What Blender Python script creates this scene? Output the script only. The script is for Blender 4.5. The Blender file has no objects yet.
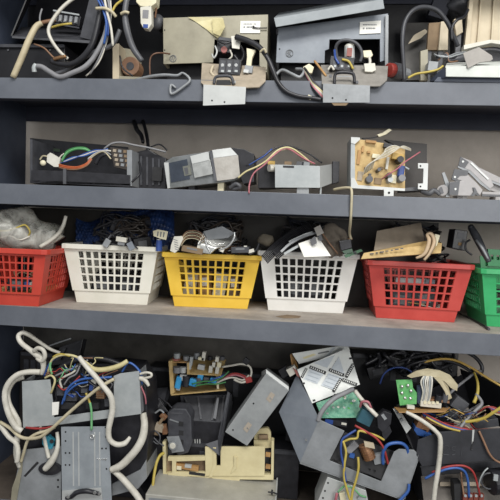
import bpy, bmesh, math, random
from mathutils import Vector, Matrix, Euler, noise
random.seed(7)
S = bpy.context.scene
COL = S.collection
R = math.radians

# ------------------------------------------------------------------ camera
F_PX = 480.0
ZC = 1.30                      # camera height above the floor
DC = 1.20                      # camera distance from the shelf front
YAW, PIT, ROL = R(-5.412), R(-3.0), R(2.265)
fw = Vector((math.sin(YAW)*math.cos(PIT), math.cos(YAW)*math.cos(PIT), math.sin(PIT)))
r0 = fw.cross(Vector((0, 0, 1))).normalized()
u0 = r0.cross(fw)
rt = r0*math.cos(ROL) + u0*math.sin(ROL)
up = -r0*math.sin(ROL) + u0*math.cos(ROL)
CAMP = Vector((0, -DC, ZC))
cd = bpy.data.cameras.new('camera')
cd.sensor_width = 36.0
cd.lens = 36.0*F_PX/500.0
cd.clip_start = 0.02
cam = bpy.data.objects.new('camera', cd)
COL.objects.link(cam)
cam.matrix_world = Matrix.Translation(CAMP) @ Matrix((rt, up, -fw)).transposed().to_4x4()
S.camera = cam

# ------------------------------------------------------------------ world, lamps, exposure
S.view_settings.view_transform = 'Standard'
S.view_settings.look = 'None'
S.view_settings.gamma = 1.0
S.view_settings.exposure = 0.0
S.view_settings.use_curve_mapping = False
W = bpy.data.worlds.new('room_daylight')
S.world = W
W.use_nodes = True
W.node_tree.nodes['Background'].inputs[0].default_value = (0.93, 0.96, 1.0, 1)
W.node_tree.nodes['Background'].inputs[1].default_value = 0.50


def area(name, loc, target, sx, sy, power, col=(1, 1, 1)):
    l = bpy.data.lights.new(name, 'AREA')
    l.shape = 'RECTANGLE'
    l.size, l.size_y, l.energy, l.color = sx, sy, power, col
    o = bpy.data.objects.new(name, l)
    COL.objects.link(o)
    o.location = loc
    o.rotation_euler = (Vector(target)-Vector(loc)).to_track_quat('-Z', 'Y').to_euler()
    return o


area('ceiling_lamp', (0.2, -1.55, 3.0), (0.1, 0.1, 1.1), 1.6, 0.7, 52, (1.0, 0.985, 0.95))
area('right_fill', (1.5, -3.0, 1.75), (0.2, 0.2, 1.2), 1.4, 1.2, 44, (1.0, 0.99, 0.96))  # added front-right fill to brighten the wall, no window known there

# ------------------------------------------------------------------ helpers


def A(px, py, Y):
    """point on the depth plane Y seen at a photo position"""
    v = fw + rt*((px-250)/F_PX) - up*((py-250)/F_PX)
    return CAMP + v*((Y+DC)/v.y)


def onz(px, py, z):
    v = fw + rt*((px-250)/F_PX) - up*((py-250)/F_PX)
    return CAMP + v*((z-ZC)/v.z)


def px2m(Y):
    return (Y+DC)/F_PX


def lin(h):
    h = h.lstrip('#')
    out = []
    for i in (0, 2, 4):
        c = int(h[i:i+2], 16)/255
        out.append(c/12.92 if c <= .04045 else ((c+.055)/1.055)**2.4)
    return tuple(out)+(1,)


MATS = {}


def mat(name, c1, c2=None, rough=.5, metal=0., scale=30., bump=0., bscale=200., spec=.5, dist=None):
    """procedural paint: two tones mixed by noise, fine bump"""
    if name in MATS:
        return MATS[name]
    m = bpy.data.materials.new(name)
    m.use_nodes = True
    nt = m.node_tree
    b = nt.nodes['Principled BSDF']
    b.inputs['Roughness'].default_value = rough
    b.inputs['Metallic'].default_value = metal
    b.inputs['Specular IOR Level'].default_value = spec
    tc = nt.nodes.new('ShaderNodeTexCoord')
    n = nt.nodes.new('ShaderNodeTexNoise')
    n.inputs['Scale'].default_value = scale
    n.inputs['Detail'].default_value = 6
    n.inputs['Roughness'].default_value = .65
    nt.links.new(tc.outputs['Object'], n.inputs['Vector'])
    cr = nt.nodes.new('ShaderNodeValToRGB')
    a, z = dist or (.35, .68)
    cr.color_ramp.elements[0].position = a
    cr.color_ramp.elements[1].position = z
    cr.color_ramp.elements[0].color = lin(c1)
    cr.color_ramp.elements[1].color = lin(c2 or c1)
    nt.links.new(n.outputs['Fac'], cr.inputs[0])
    nt.links.new(cr.outputs[0], b.inputs['Base Color'])
    if bump:
        n2 = nt.nodes.new('ShaderNodeTexNoise')
        n2.inputs['Scale'].default_value = bscale
        n2.inputs['Detail'].default_value = 4
        nt.links.new(tc.outputs['Object'], n2.inputs['Vector'])
        bp = nt.nodes.new('ShaderNodeBump')
        bp.inputs['Strength'].default_value = bump
        bp.inputs['Distance'].default_value = .002
        nt.links.new(n2.outputs['Fac'], bp.inputs['Height'])
        nt.links.new(bp.outputs[0], b.inputs['Normal'])
    MATS[name] = m
    return m


# paints and plastics
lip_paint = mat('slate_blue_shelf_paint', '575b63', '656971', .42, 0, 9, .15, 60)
deck_dust = mat('dusty_shelf_deck', '8f8880', 'b3aaa0', .8, 0, 14, .3, 90)
under_shade = mat('shaded_underside_paint', '2a2d3a', '353845', .6, 0, 9)  # darker than the lip: the underside's shade is put into the colour
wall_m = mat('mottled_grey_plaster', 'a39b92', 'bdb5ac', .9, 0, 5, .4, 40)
floor_m = mat('dark_concrete', '4a4744', '5d5955', .9, 0, 4, .3, 30)
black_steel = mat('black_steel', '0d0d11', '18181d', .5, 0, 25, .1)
black_plastic = mat('black_plastic', '1a1a1e', '2b2b30', .42, 0, 40, .1)
grey_black = mat('charcoal_plastic', '35363b', '4a4b50', .5, 0, 30, .15)
khaki = mat('khaki_grey_paint', '85806f', '9a9582', .45, .1, 14, .12, 80)
bluegrey = mat('blue_grey_paint', '70767f', '82888f', .45, .08, 14, .12, 80)
zinc = mat('zinc_steel', '9ba0a1', 'aeb2b2', .42, .12, 18, .1, 120)
zinc_dark = mat('dull_zinc', '7e8183', '94979a', .45, .15, 18, .15, 120)
pale_metal = mat('pale_grey_metal', 'b4b6b4', 'c6c8c6', .4, .2, 12, .1, 80)
dusty_plate = mat('dusty_tan_plate', '8f8473', 'aa9d8b', .7, 0, 26, .3, 90)
silver = mat('silver_foil', 'b9bab6', 'd9dad6', .28, .75, 60, .35, 70)
chrome = mat('bright_metal', 'c2c3c2', 'dcdcda', .25, .8, 30)
white_paper = mat('white_label_paper', 'e4e2da', 'efeee8', .7, 0, 20)
white_pl = mat('white_plastic', 'bfbcb0', 'd6d3c8', .45, 0, 20)
ivory = mat('ivory_plastic', 'cfc7a8', 'dfd8bc', .5, 0, 20)
cream = mat('aged_cream_plastic', 'c9bc92', 'dbd0a6', .45, 0, 12, .1)
beige_pl = mat('beige_casing_plastic', 'b3a68e', 'c6baa2', .55, 0, 8, .1)
tan_pcb = mat('tan_circuit_board', 'b0935f', 'c9ae78', .6, 0, 60, .1)
brown_pcb = mat('brown_circuit_board', '9a7446', 'b58d5a', .6, 0, 40, .1)
green_pcb = mat('green_circuit_board', '3f8f4a', '63ab62', .45, 0, 70)
teal_pcb = mat('teal_circuit_board', '4f9078', '86b59a', .45, 0, 120, .3)
brown_card = mat('brown_cardboard', '73604b', '8e7a60', .85, 0, 18, .2)
grey_card = mat('grey_card', '8c8883', '9f9b95', .8, 0, 18)
copper = mat('copper_winding', '7d5840', 'a37b5c', .4, .4, 60, .4, 150)
copper_b = mat('copper_metal', '96704f', 'b8926c', .3, .8, 40)
orange = mat('orange_wire', 'a34f2c', 'b9633c', .45)
red = mat('red_wire', '8a2b2b', 'a33a37', .45)
pink = mat('pink_wire', 'a05a64', 'b8737a', .45)
blue = mat('blue_wire', '2b4f8e', '3c65aa', .4)
dblue = mat('dark_blue_wire', '27407e', '334f92', .4)
teal = mat('teal_foil', '2f7f96', '4aa0b5', .3, .3, 80, .4)
skyblue = mat('blue_capacitor', '2b86bd', '46a0d2', .35)
green = mat('green_wire', '34703f', '45854d', .45)
lgreen = mat('light_green_wire', '64a06c', '78b57e', .45)
yellow = mat('yellow_wire', 'a8943f', 'bfac55', .45)
paleyel = mat('pale_yellow_wire', 'b8ad80', 'd2c898', .5)
brown = mat('brown_wire', '7a5a44', '8d6c54', .5)
white_c = mat('white_cable', 'b4b0a4', 'd8d4c9', .48, 0, 30)
ivory_c = mat('ivory_cable', 'a99f84', 'c6bc9f', .5, 0, 30)
grey_c = mat('grey_cable', '77777a', '8a8a8c', .5, 0, 25)
black_c = mat('black_cable', '1d1d20', '2d2d32', .4, 0, 25)
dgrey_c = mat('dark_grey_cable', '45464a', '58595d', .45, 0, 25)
hole_m = mat('dark_hole', '0c0c0e', '101012', .9)
ink = mat('black_print', '1d1d1f', '2a2a2c', .7)
greyink = mat('grey_print', '6d6f72', '7c7e80', .7)
strip_m = mat('grey_aluminium_strip', '9b9898', 'afacab', .5, .05, 12)
slate_dark = mat('slate_blue_dark', '3a4150', '474e5d', .5, 0, 15)
yellowtape = mat('yellowed_tape', 'cfc493', 'ded6ae', .6, 0, 30, .2)
goldbrown = mat('yellow_transformer_tape', 'b8964a', 'cbaa60', .5)

ORG = {}


class MB:
    def __init__(s):
        s.v, s.f = [], []

    def add(s, v, f):
        k = len(s.v)
        s.v += [Vector(p) for p in v]
        s.f += [tuple(i+k for i in q) for q in f]
        return s

    def ext(s, pts, d):
        """polygon pts extruded along vector d"""
        n = len(pts)
        d = Vector(d)
        v = [Vector(p) for p in pts]
        v += [p+d for p in v]
        f = [tuple(range(n)), tuple(range(2*n-1, n-1, -1))]
        for i in range(n):
            j = (i+1) % n
            f.append((i, n+i, n+j, j))
        return s.add(v, f)

    def sl(s, pts, Y, t, dz=0.):
        """photo outline on depth plane Y (or its own Y per point), t deep"""
        P = [A(p[0], p[1], p[2] if len(p) > 2 else Y) for p in pts]
        return s.ext(P, (0, t, dz))

    def pl(s, pts, t):
        """plate: 3D points, extruded along its own normal by t (away from the camera)"""
        P = [A(*p) for p in pts]
        n = Vector((0, 0, 0))
        for i in range(len(P)):
            a, b = P[i], P[(i+1) % len(P)]
            n += a.cross(b)
        n.normalize()
        if n.dot(CAMP-P[0]) > 0:
            n = -n
        return s.ext(P, n*t)

    def bx(s, c, sz, rot=(0, 0, 0)):
        m = Euler(rot).to_matrix()
        v = [Vector(c)+m @ Vector((x*sz[0]/2, y*sz[1]/2, z*sz[2]/2)) for x in (-1, 1) for y in (-1, 1) for z in (-1, 1)]
        return s.add(v, [(0, 1, 3, 2), (4, 6, 7, 5), (0, 4, 5, 1), (2, 3, 7, 6), (0, 2, 6, 4), (1, 5, 7, 3)])

    def bp(s, px, py, Y, w, h, d, deg=0, tilt=0, yaw=0):
        """box centred on a photo position, front at Y; w, h in photo pixels there"""
        k = px2m(Y)
        c = A(px, py, Y)+Vector((0, d/2, 0))
        return s.bx(c, (w*k, d, h*k), (R(tilt), R(deg)+ROL, R(yaw)))

    def cyl(s, a, b, ra, rb=None, n=10):
        a, b = Vector(a), Vector(b)
        rb = ra if rb is None else rb
        d = (b-a).normalized()
        x = d.orthogonal().normalized()
        y = d.cross(x)
        v = []
        for c, r in ((a, ra), (b, rb)):
            for i in range(n):
                t = 2*math.pi*i/n
                v.append(c+x*r*math.cos(t)+y*r*math.sin(t))
        f = [tuple(range(n-1, -1, -1)), tuple(range(n, 2*n))]
        f += [(i, (i+1) % n, n+(i+1) % n, n+i) for i in range(n)]
        return s.add(v, f)

    def cp(s, px, py, Y, r, d, n=10):
        """short cylinder facing the front, r in pixels"""
        a = A(px, py, Y)
        return s.cyl(a, a+Vector((0, d, 0)), r*px2m(Y), None, n)

    def ring(s, px, py, Y, r, w, n=16):
        k = px2m(Y)
        c = A(px, py, Y)
        pts = [c+Vector((math.cos(2*math.pi*i/n)*r*k, 0, math.sin(2*math.pi*i/n)*r*k)) for i in range(n+1)]
        return s.raw(pts, w*k, 5)

    def up(s, px, py, Y, r, h, n=10, lean=0.):
        """upright can, r and h in pixels, base at px,py"""
        k = px2m(Y)
        a = A(px, py, Y)
        return s.cyl(a, a+Vector((math.sin(R(lean))*h*k, 0, math.cos(R(lean))*h*k)), r*k, None, n)

    def raw(s, pts, r, n=6):
        rr = r if isinstance(r, (list, tuple)) else [r]*len(pts)
        k = len(pts)
        v, f = [], []
        x = None
        for i, p in enumerate(pts):
            d = (pts[min(i+1, k-1)]-pts[max(i-1, 0)])
            d = d.normalized() if d.length > 1e-9 else Vector((0, 0, 1))
            x = d.orthogonal() if x is None else x-d*x.dot(d)
            if x.length < 1e-6:
                x = d.orthogonal()
            x.normalize()
            y = d.cross(x)
            for j in range(n):
                t = 2*math.pi*j/n
                v.append(p+x*rr[i]*math.cos(t)+y*rr[i]*math.sin(t))
        for i in range(k-1):
            for j in range(n):
                a, b = i*n+j, i*n+(j+1) % n
                f.append((a, b, b+n, a+n))
        f.append(tuple(range(n-1, -1, -1)))
        f.append(tuple(range((k-1)*n, k*n)))
        return s.add(v, f)

    def wire(s, pts, r, n=6, sub=5, world=False):
        """cable through points; r in pixels (or one per point)"""
        P = [Vector(p) if world else A(*p) for p in pts]
        rr = r if isinstance(r, (list, tuple)) else [r]*len(P)
        km = [1 if world else px2m(p[2]) for p in pts]
        Q, q = [], []
        n_ = len(P)
        for i in range(n_-1):
            p0, p1, p2, p3 = P[max(i-1, 0)], P[i], P[i+1], P[min(i+2, n_-1)]
            for k in range(sub):
                t = k/sub
                Q.append(.5*((2*p1)+(-p0+p2)*t+(2*p0-5*p1+4*p2-p3)*t*t+(-p0+3*p1-3*p2+p3)*t**3))
                q.append((rr[i]*km[i])*(1-t)+(rr[i+1]*km[i+1])*t)
        Q.append(P[-1])
        q.append(rr[-1]*km[-1])
        return s.raw(Q, q, n)

    def ball(s, c, r, sc=(1, 1, 1), nu=12, nv=8, rough=0., fq=20., seed=0):
        c = Vector(c)
        v, f = [], []
        for i in range(nv+1):
            th = math.pi*i/nv
            for j in range(nu):
                ph = 2*math.pi*j/nu
                d = Vector((math.sin(th)*math.cos(ph), math.sin(th)*math.sin(ph), math.cos(th)))
                k = 1.
                if rough:
                    k += rough*noise.noise(Vector((d.x*sc[0], d.y*sc[1], d.z*sc[2]))*r*fq+Vector((seed, seed*2.3, 0)))
                v.append(c+Vector((d.x*sc[0], d.y*sc[1], d.z*sc[2]))*r*k)
        for i in range(nv):
            for j in range(nu):
                f.append((i*nu+j, i*nu+(j+1) % nu, (i+1)*nu+(j+1) % nu, (i+1)*nu+j))
        return s.add(v, f)

    def floor(s, z, ymin=None):
        for p in s.v:
            p.z = max(p.z, z)
            if ymin is not None:
                p.y = max(p.y, ymin)
        return s

    def put(s, name, m, parent=None, label=None, bevel=0., smooth=False, kind=None):
        o0 = ORG.get(parent.name if parent else None, Vector((0, 0, 0)))
        me = bpy.data.meshes.new(name)
        me.from_pydata([p-o0 for p in s.v], [], s.f)
        bm = bmesh.new()
        bm.from_mesh(me)
        bmesh.ops.remove_doubles(bm, verts=bm.verts, dist=1e-6)
        bmesh.ops.recalc_face_normals(bm, faces=bm.faces)
        bm.to_mesh(me)
        bm.free()
        me.materials.append(m)
        if smooth:
            for p in me.polygons:
                p.use_smooth = True
        o = bpy.data.objects.new(name, me)
        COL.objects.link(o)
        if parent:
            o.parent = parent
        ORG[o.name] = o0
        if label:
            o['label'] = label
        if kind:
            o['kind'] = kind
        if bevel:
            b = o.modifiers.new('bevel', 'BEVEL')
            b.width = bevel
            b.segments = 2
            b.limit_method = 'ANGLE'
        return o


def T(name, label, cat, loc, group=None):
    o = bpy.data.objects.new(name, None)
    o.empty_display_size = .02
    COL.objects.link(o)
    o.location = loc
    o['label'] = label
    o['category'] = cat
    if group:
        o['group'] = group
    ORG[o.name] = Vector(loc)
    return o


def tag(o, label, cat, group=None):
    o['label'] = label
    o['category'] = cat
    if group:
        o['group'] = group
    # put the origin of a one-mesh thing at its base
    me = o.data
    zs = [v.co.z for v in me.vertices]
    c = sum((v.co for v in me.vertices), Vector())/len(me.vertices)
    c.z = min(zs)
    me.transform(Matrix.Translation(-c))
    o.location = c
    return o


def W1(parent, pts, r, m, label=None, name='wire', n=6, sub=5):
    return MB().wire(pts, [q*.9 for q in r] if isinstance(r, list) else r*.9, n, sub).put(name, m, parent, label, smooth=True)


def cable(name, label, pts, r, m, cat='cable', n=8, group=None):
    return tag(MB().wire(pts, r, n).put(name, m, smooth=True), label, cat, group)


def screws(parent, pts, Y, r=1.1, m=None, name='screw'):
    for p in pts:
        MB().cp(p[0], p[1], (p[2] if len(p) > 2 else Y)-.0012, r, .002, 8).put(name, m or chrome, parent)


def holes(parent, pts, Y, r=.8):
    for p in pts:
        MB().cp(p[0], p[1], (p[2] if len(p) > 2 else Y)-.0004, r, .0006, 8).put('screw_hole', hole_m, parent)


# ------------------------------------------------------------------ setting
D1, D2, D3, D4 = ZC+.356, ZC+.0825, ZC-.2395, ZC-.77
DEP = .29
wall = MB().bx((0, DEP+.055, 1.3), (4.2, .05, 2.9)).put('wall_back', wall_m)
wall['kind'] = 'structure'
fl = MB().bx((0, -1.2, -.05), (4.2, 3.2, .1)).put('floor', floor_m)
fl['kind'] = 'structure'

XL, XR = A(27, 150, DEP).x-.004, 1.15
unit = T('shelving_unit', 'slate blue steel shelving unit holding all the scrap electronics', 'shelf', (0, .14, 0))
MB().bx((XL-.0015, DEP/2, ZC-.12), (.003, DEP, 2.24)).put('side_panel', slate_dark, unit)
MB().bx((XR+.0015, DEP/2, ZC-.12), (.003, DEP, 2.24)).put('side_panel', slate_dark, unit)
for z in (D1, D2, D3, D4, ZC+.72):
    h = .053
    sh = MB()
    sh.bx(((XL+XR)/2, DEP/2, z-.0015), (XR-XL, DEP, .003))
    sh.put('shelf_deck', deck_dust if z != D4 else mat('dark_dirty_deck', '453d36', '5a5047', .8, 0, 14, .3, 90), unit)
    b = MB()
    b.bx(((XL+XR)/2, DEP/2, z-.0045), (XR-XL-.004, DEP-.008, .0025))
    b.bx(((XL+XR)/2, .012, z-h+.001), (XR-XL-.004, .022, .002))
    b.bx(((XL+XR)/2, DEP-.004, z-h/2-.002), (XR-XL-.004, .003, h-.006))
    b.put('shelf_underside', under_shade, unit)
    MB().bx(((XL+XR)/2, -.0015, z-h/2), (XR-XL+.006, .003, h)).put('front_lip', lip_paint, unit, bevel=.001)
MB().bx((.0, DEP+.004, (D1+ZC+.72)/2+.0), (XR-XL, .003, .36)).put('dark_backing', black_steel, unit)
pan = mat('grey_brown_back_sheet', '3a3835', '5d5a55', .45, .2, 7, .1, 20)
xr = A(438, 240, DEP).x
MB().bx(((XL+xr)/2, DEP+.004, (D3+D2-.053)/2), (xr-XL, .003, D2-.056-D3)).put('dark_backing', mat('dark_back_sheet', '24221f', '3b3834', .5, .1, 7), unit)  # dark sheet added before the wall to darken the backdrop behind the baskets
xr = A(456, 400, DEP).x
MB().bx(((XL+xr)/2, DEP+.004, (D4+D3-.053)/2), (xr-XL, .003, D3-.056-D4)).put('dark_backing', pan, unit)  # added sheet, gives the left of the bottom bay's wall a darker tone
# ------------------------------------------------------------------ top shelf, left: open chassis and cables
t = T('steel_case', 'long black steel case at the far left of the top shelf, under the open chassis', 'case', onz(30, 79, D1)+Vector((0, .1, 0)))
z1 = A(30, 43, .05).z
xa, xb = A(-20, 60, .05).x, A(63, 60, .05).x
MB().bx(((xa+xb)/2, .16, (D1+z1)/2), (xb-xa, .2, z1-D1-.001)).put('case', black_steel, t, bevel=.002)
MB().bx(((xa+xb)/2, .056, z1-.006), (xb-xa, .006, .008)).put('rim', grey_black, t)
screws(t, [(8, 50), (50, 50)], .058, 1, dgrey_c)

t = T('open_chassis', 'open black chassis with a row of screw terminals, top left on the black case', 'chassis', A(55, 40, .12))
MB().pl([(12, 36, .04), (95, 41, .04), (100, 31, .2), (22, 27, .2)], .003).put('base_plate', grey_black, t)
MB().pl([(12, 36, .042), (15, 35, .2), (34, -6, .2), (30, -8, .09)], .003).put('side_plate', black_steel, t)
MB().sl([(80, 37), (95, 41), (106, 0), (108, -12), (92, -12)], .045, .006).put('side_plate', grey_black, t)
MB().sl([(12, 36), (95, 41), (95, 43.5), (12, 38)], .038, .003).put('front_flange', dgrey_c, t)
MB().sl([(30, 30), (92, 33), (97, -12), (40, -12)], .2, .003).put('back_plate', black_steel, t)
MB().bp(66, 19, .09, 30, 10, .03, 6).put('terminal_base', black_plastic, t, bevel=.001)
for k in range(5):
    x, y = 55+k*5.2, 17.5+k*.6
    MB().bp(x, y, .085, 3, 6.5, .006, 6).put('terminal', zinc_dark, t)
    MB().cp(x, y+1.5, .083, 1.2, .003, 8).put('terminal_screw', chrome, t)
for k in range(2):
    MB().bp(66, 12.5+k*13, .084, 28, 1.5, .004, 7).put('terminal_bar', (zinc, grey_black)[k], t)
W1(t, [(78, -5, .03), (64, 6, .02), (54, 18, .012), (48.5, 30, .01), (52, 41, .012), (60, 52, .02), (68, 59, .03)], 2.0, white_c)
W1(t, [(42, 9, .06), (40, 16, .05), (40, 23, .045)], 1.0, grey_c)
W1(t, [(50, 28, .05), (60, 25, .045), (72, 23.5, .05)], 1.3, yellow)
W1(t, [(37, 24, .04), (45, 22, .06), (55, 20, .08)], 2.2, brown)
W1(t, [(34, 44, .035), (44, 48, .03), (52, 56, .03), (56, 59, .03)], 1.0, brown)

MB_ = MB().wire([(42, 23, .02), (36, 27, .015), (29, 40, .005), (22, 57, .0), (13, 77.5, -.006)], [2.6, 3.0, 3.2, 3.2, 3.0], 10)
o = MB_.put('sheathed_cable', mat('beige_sheath', 'a89c80', 'beb294', .55, 0, 25), smooth=True)
tag(o, 'thick beige sheathed cable with a cut end leaning over the far left shelf edge', 'cable')
MB().wire([(13.3, 76.8, -.0058), (12.2, 79.5, -.0065)], [2.0, 1.8], 8, 1).put('cut_end', brown_card, o)

cable('power_cable', 'thick black cable with a bare copper end curving down from the open chassis',
      [(103, -8, .0), (99, 18, .0), (93, 42, .0), (84, 56, .004), (72, 64, .008), (60, 63.5, .01), (52, 61, .015)], 3.0, black_c)
cable('copper_wire', 'short bare copper wire end beside the thick black cable, top left', [(54, 59, .004), (60, 57.5, .0), (66, 56.5, .0)], 1.9, copper_b, 'wire')
cable('power_cable', 'grey cable with a clamp end lying along the top left shelf edge',
      [(36, 66, .0), (42, 67, -.002), (50, 72, -.005), (60, 77, -.006), (72, 73, -.004), (86, 66, .0), (97, 52, .003), (106, 30, .004), (110, -6, .0)], [2.4, 2.6, 2.6, 2.6, 2.6, 2.6, 2.4, 2.2, 2], grey_c)
cable('power_cable', 'short round grey cable clamp by the grey cable end, top left', [(34.5, 72, -.001), (34, 67.5, -.004), (36, 64.5, -.002)], [2.6, 2.2, 2.2], zinc, 'clamp')
cable('power_cable', 'second darker grey cable sweeping from the wire bundle to the left of the cream bracket',
      [(52, 75, .02), (64, 71, .02), (80, 60, .016), (94, 52, .013), (112, 45, .012), (120, 30, .012)], 2.3, dgrey_c)
t = T('wire_bundle', 'bundle of blue, white and yellow wires tied with a white tie, top left', 'wires', A(104, 40, .0))
W1(t, [(96, -4, -.01), (102, 8, -.012), (106, 20, -.012), (106, 32, -.01), (104, 44, .0)], 1.3, blue)
W1(t, [(99, -4, -.012), (105, 9, -.014), (108, 22, -.012), (108, 36, -.006)], 1.1, dblue)
W1(t, [(104, -4, -.01), (107, 12, -.014), (111, 28, -.012), (113, 46, -.004)], 1.5, white_c)
W1(t, [(107, -4, -.006), (110, 14, -.008), (108, 34, .0), (100, 56, .01), (90, 74, .02)], 1.1, grey_c)
W1(t, [(110, -4, .0), (111, 16, .0), (107, 40, .005), (99, 62, .015), (86, 76, .02)], .9, white_c)
W1(t, [(112, 12, .0), (116, 5, .0), (122, 0, .0), (126, -5, .0)], 1.3, yellow)
W1(t, [(96, 8.5, -.016), (105, 8.5, -.019), (112, 12, -.016), (116, 17, -.01)], 1.8, ivory_c, 'white tie', 'cable_tie')
cable('power_cable', 'black braided cable with a cut grey end hanging right of the wire bundle',
      [(128, -6, .0), (125, 12, -.004), (127, 30, -.004), (133, 48, .0), (142, 61, .004)], [2.6, 3.0, 3.5, 3.2, 2.6], dgrey_c)
cable('cable_clip', 'white clip around the black braided cable', [(121, 14, -.012), (125, 12, -.016), (129, 13, -.012)], 1.5, ivory_c, 'clip')

t = T('metal_bracket', 'cream metal bracket with a brown coil in it, standing left of the khaki box', 'bracket', onz(127, 79, D1))
MB().sl([(112.5, 43.5), (119, 43.5), (119, 79), (112.5, 79)], .05, .05).put('upright', beige_pl, t, bevel=.0008)
MB().sl([(119, 47), (134, 50), (141, 56), (141, 79), (119, 79)], .1, .004).put('back_plate', khaki, t)
MB().cp(130, 66, .06, 9.5, .04, 16).put('coil', brown, t, bevel=.001)
MB().cp(130, 66, .058, 4.0, .004, 12).put('coil_core', grey_black, t)
MB().sl([(119, 76), (141, 77), (141, 79.5), (119, 79.5)], .04, .06).put('foot', khaki, t)
W1(t, [(120, 56, .05), (123, 68, .045), (133, 76, .05)], 1.0, black_c)

t = T('cable_connector', 'clear white plug with a blue tip hanging at the top left of the khaki box', 'connector', A(146, 28, .05))
MB().sl([(140, 7), (151, 5), (151.5, 24), (148, 29), (143, 28), (140.5, 23)], .04, .02).put('shell', white_pl, t, bevel=.0015)
MB().sl([(136, -8), (157, -8), (156, 3), (150, 7), (140, 6), (136, 2)], .04, .03).put('boot', ivory, t, bevel=.0015)
MB().bp(145.5, 26, .039, 5, 3.6, .004).put('blue_tip', dblue, t)
MB().bp(145.5, 14, .039, 6, 8, .003).put('window', grey_c, t)
W1(t, [(152, -2, .05), (156, 8, .06), (155, 18, .07)], 1.1, brown)
t = T('round_cap', 'dark grey round cap between the clear plug and the khaki box', 'cap', A(157, 24, .12))
MB().ball(A(157, 22, .12), .021, (1, .8, 1), 16, 10).put('dome', dgrey_c, t, smooth=True)
MB().cp(157, 22, .118, 4, .05, 12).put('neck', black_plastic, t)
cable('copper_tube', 'thin copper tube bent in an arch left of the khaki box', [(150, 76, .06), (150, 60, .06), (154, 54, .06), (162, 53, .07), (170, 54, .09)], .8, mat('dark_copper', '5a4032', '755644', .45, .3))
o = cable('flat_wire', 'flat grey wire bent in a zigzag over the shelf edge below the khaki box',
          [(136, 80, .02), (150, 76.5, .01), (164, 75, .0), (177, 75.5, -.004), (183, 73, -.005), (190, 80, -.008), (183, 87, -.009), (171.5, 94, -.009), (171, 85, -.008), (176, 88, -.009)], [1.6, 1.6, 1.6, 1.4, 1.0, 1.4, 1.4, 1.4, 1.4, .9], zinc_dark, 'wire')

# ------------------------------------------------------------------ the two control boxes


def label_print(t, pts, lines):
    """white paper label with faint printed marks (the print is not legible in the photograph)"""
    MB().sl(pts, .0972, .0026).put('paper_label', white_paper, t)
    (x0, y0), (x1, _), _, (_, y1) = pts
    for k, (yy, seq, h) in enumerate(lines):
        x = x0+3
        q = MB()
        for w in seq:
            if w > 0:
                q.sl([(x, yy), (x+w, yy-.05), (x+w, yy+h-.05), (x, yy+h)], .0968, .0006)
            x += abs(w)+.35
        q.put('print', greyink, t)


# B khaki box
t = T('control_box', 'khaki grey control box with torn yellow tape, left of the blue grey one', 'control box', onz(215, 79, D1)+Vector((0, .12, 0)))
face = [(163, 18), (268, 14.5), (267, 70), (259.5, 66), (259.5, 39.5), (214.5, 39.5), (213, 62.5), (163.5, 64)]
MB().sl(face, .10, .003).put('front_plate', khaki, t, bevel=.0006)
MB().sl([(163, 18), (268, 14.5), (268, 18), (163, 21)], .103, .14).put('top_plate', khaki, t)
MB().sl([(163, 19), (166, 19), (166, 64), (163.5, 64)], .103, .14).put('side_plate', khaki, t)
MB().sl([(265, 17), (268, 17), (267, 72), (264.5, 72)], .103, .14).put('side_plate', khaki, t)
MB().sl([(166, 20), (265, 18), (264.5, 64), (166, 64)], .20, .04).put('inner_block', black_plastic, t)
p0, p1 = A(166, 62, .14), A(262, 62, .14)
MB().bx(((p0.x+p1.x)/2, .19, (D1+p0.z-.006)/2), (p1.x-p0.x-.01, .1, p0.z-.006-D1-.001)).put('chassis_base', black_steel, t)
MB().pl([(202, 63, .055), (266, 67, .048), (265.5, 81, -.006), (259, 87, -.020), (246, 87.5, -.020), (204, 85, -.016), (201, 82.5, -.010)], .0025).put('base_plate', dusty_plate, t)
MB().sl([(203.5, 84.5), (246, 87), (245, 104), (203, 105.5)], -.021, .002).put('front_flap', pale_metal, t)
holes(t, [(212, 100.5), (224.5, 102)], -.021, .9)
screws(t, [(164.6, 50), (164.6, 30)], .1, .7, ink)
label_print(t, [(240.5, 21), (260.5, 21), (260, 33), (240, 33)], [(23.5, [1.2]*6+[-.4]+[1.2]*2, 1.0), (26.3, [1.4, -1, 1.2, 1.2, .6, 1.2, 1.2], 1.6)])
MB().wire([(253.5, 27.5, .095), (258, 28, .094), (267, 28, .094)], [.8, .5, .5], 6).put('pin', ink, t)
MB().bp(253.4, 27, .095, 1.8, 2.6, .002).put('pin_head', ink, t)
MB().pl([(188, 17, .095), (222, 17.5, .092), (224, 21, .086), (222, 33, .088), (218, 38, .094), (213, 35, .096), (206, 29, .097), (196, 22, .098)], .0015).put('torn_tape', yellowtape, t)
MB().pl([(212, 19, .088), (223, 18, .084), (225, 27, .080), (220, 36, .088), (213, 33, .088)], .0015).put('torn_tape', paleyel, t)
MB().ring(173, 58.5, .0985, 3.2, .35).put('stamp_ring', greyink, t)
for dx in (-1.1, .9):
    MB().wire([(173+dx-.8, 60.5, .0985), (173+dx+.9, 56.5, .0985)], .4, 4, 1).put('stamp_stroke', greyink, t)
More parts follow.
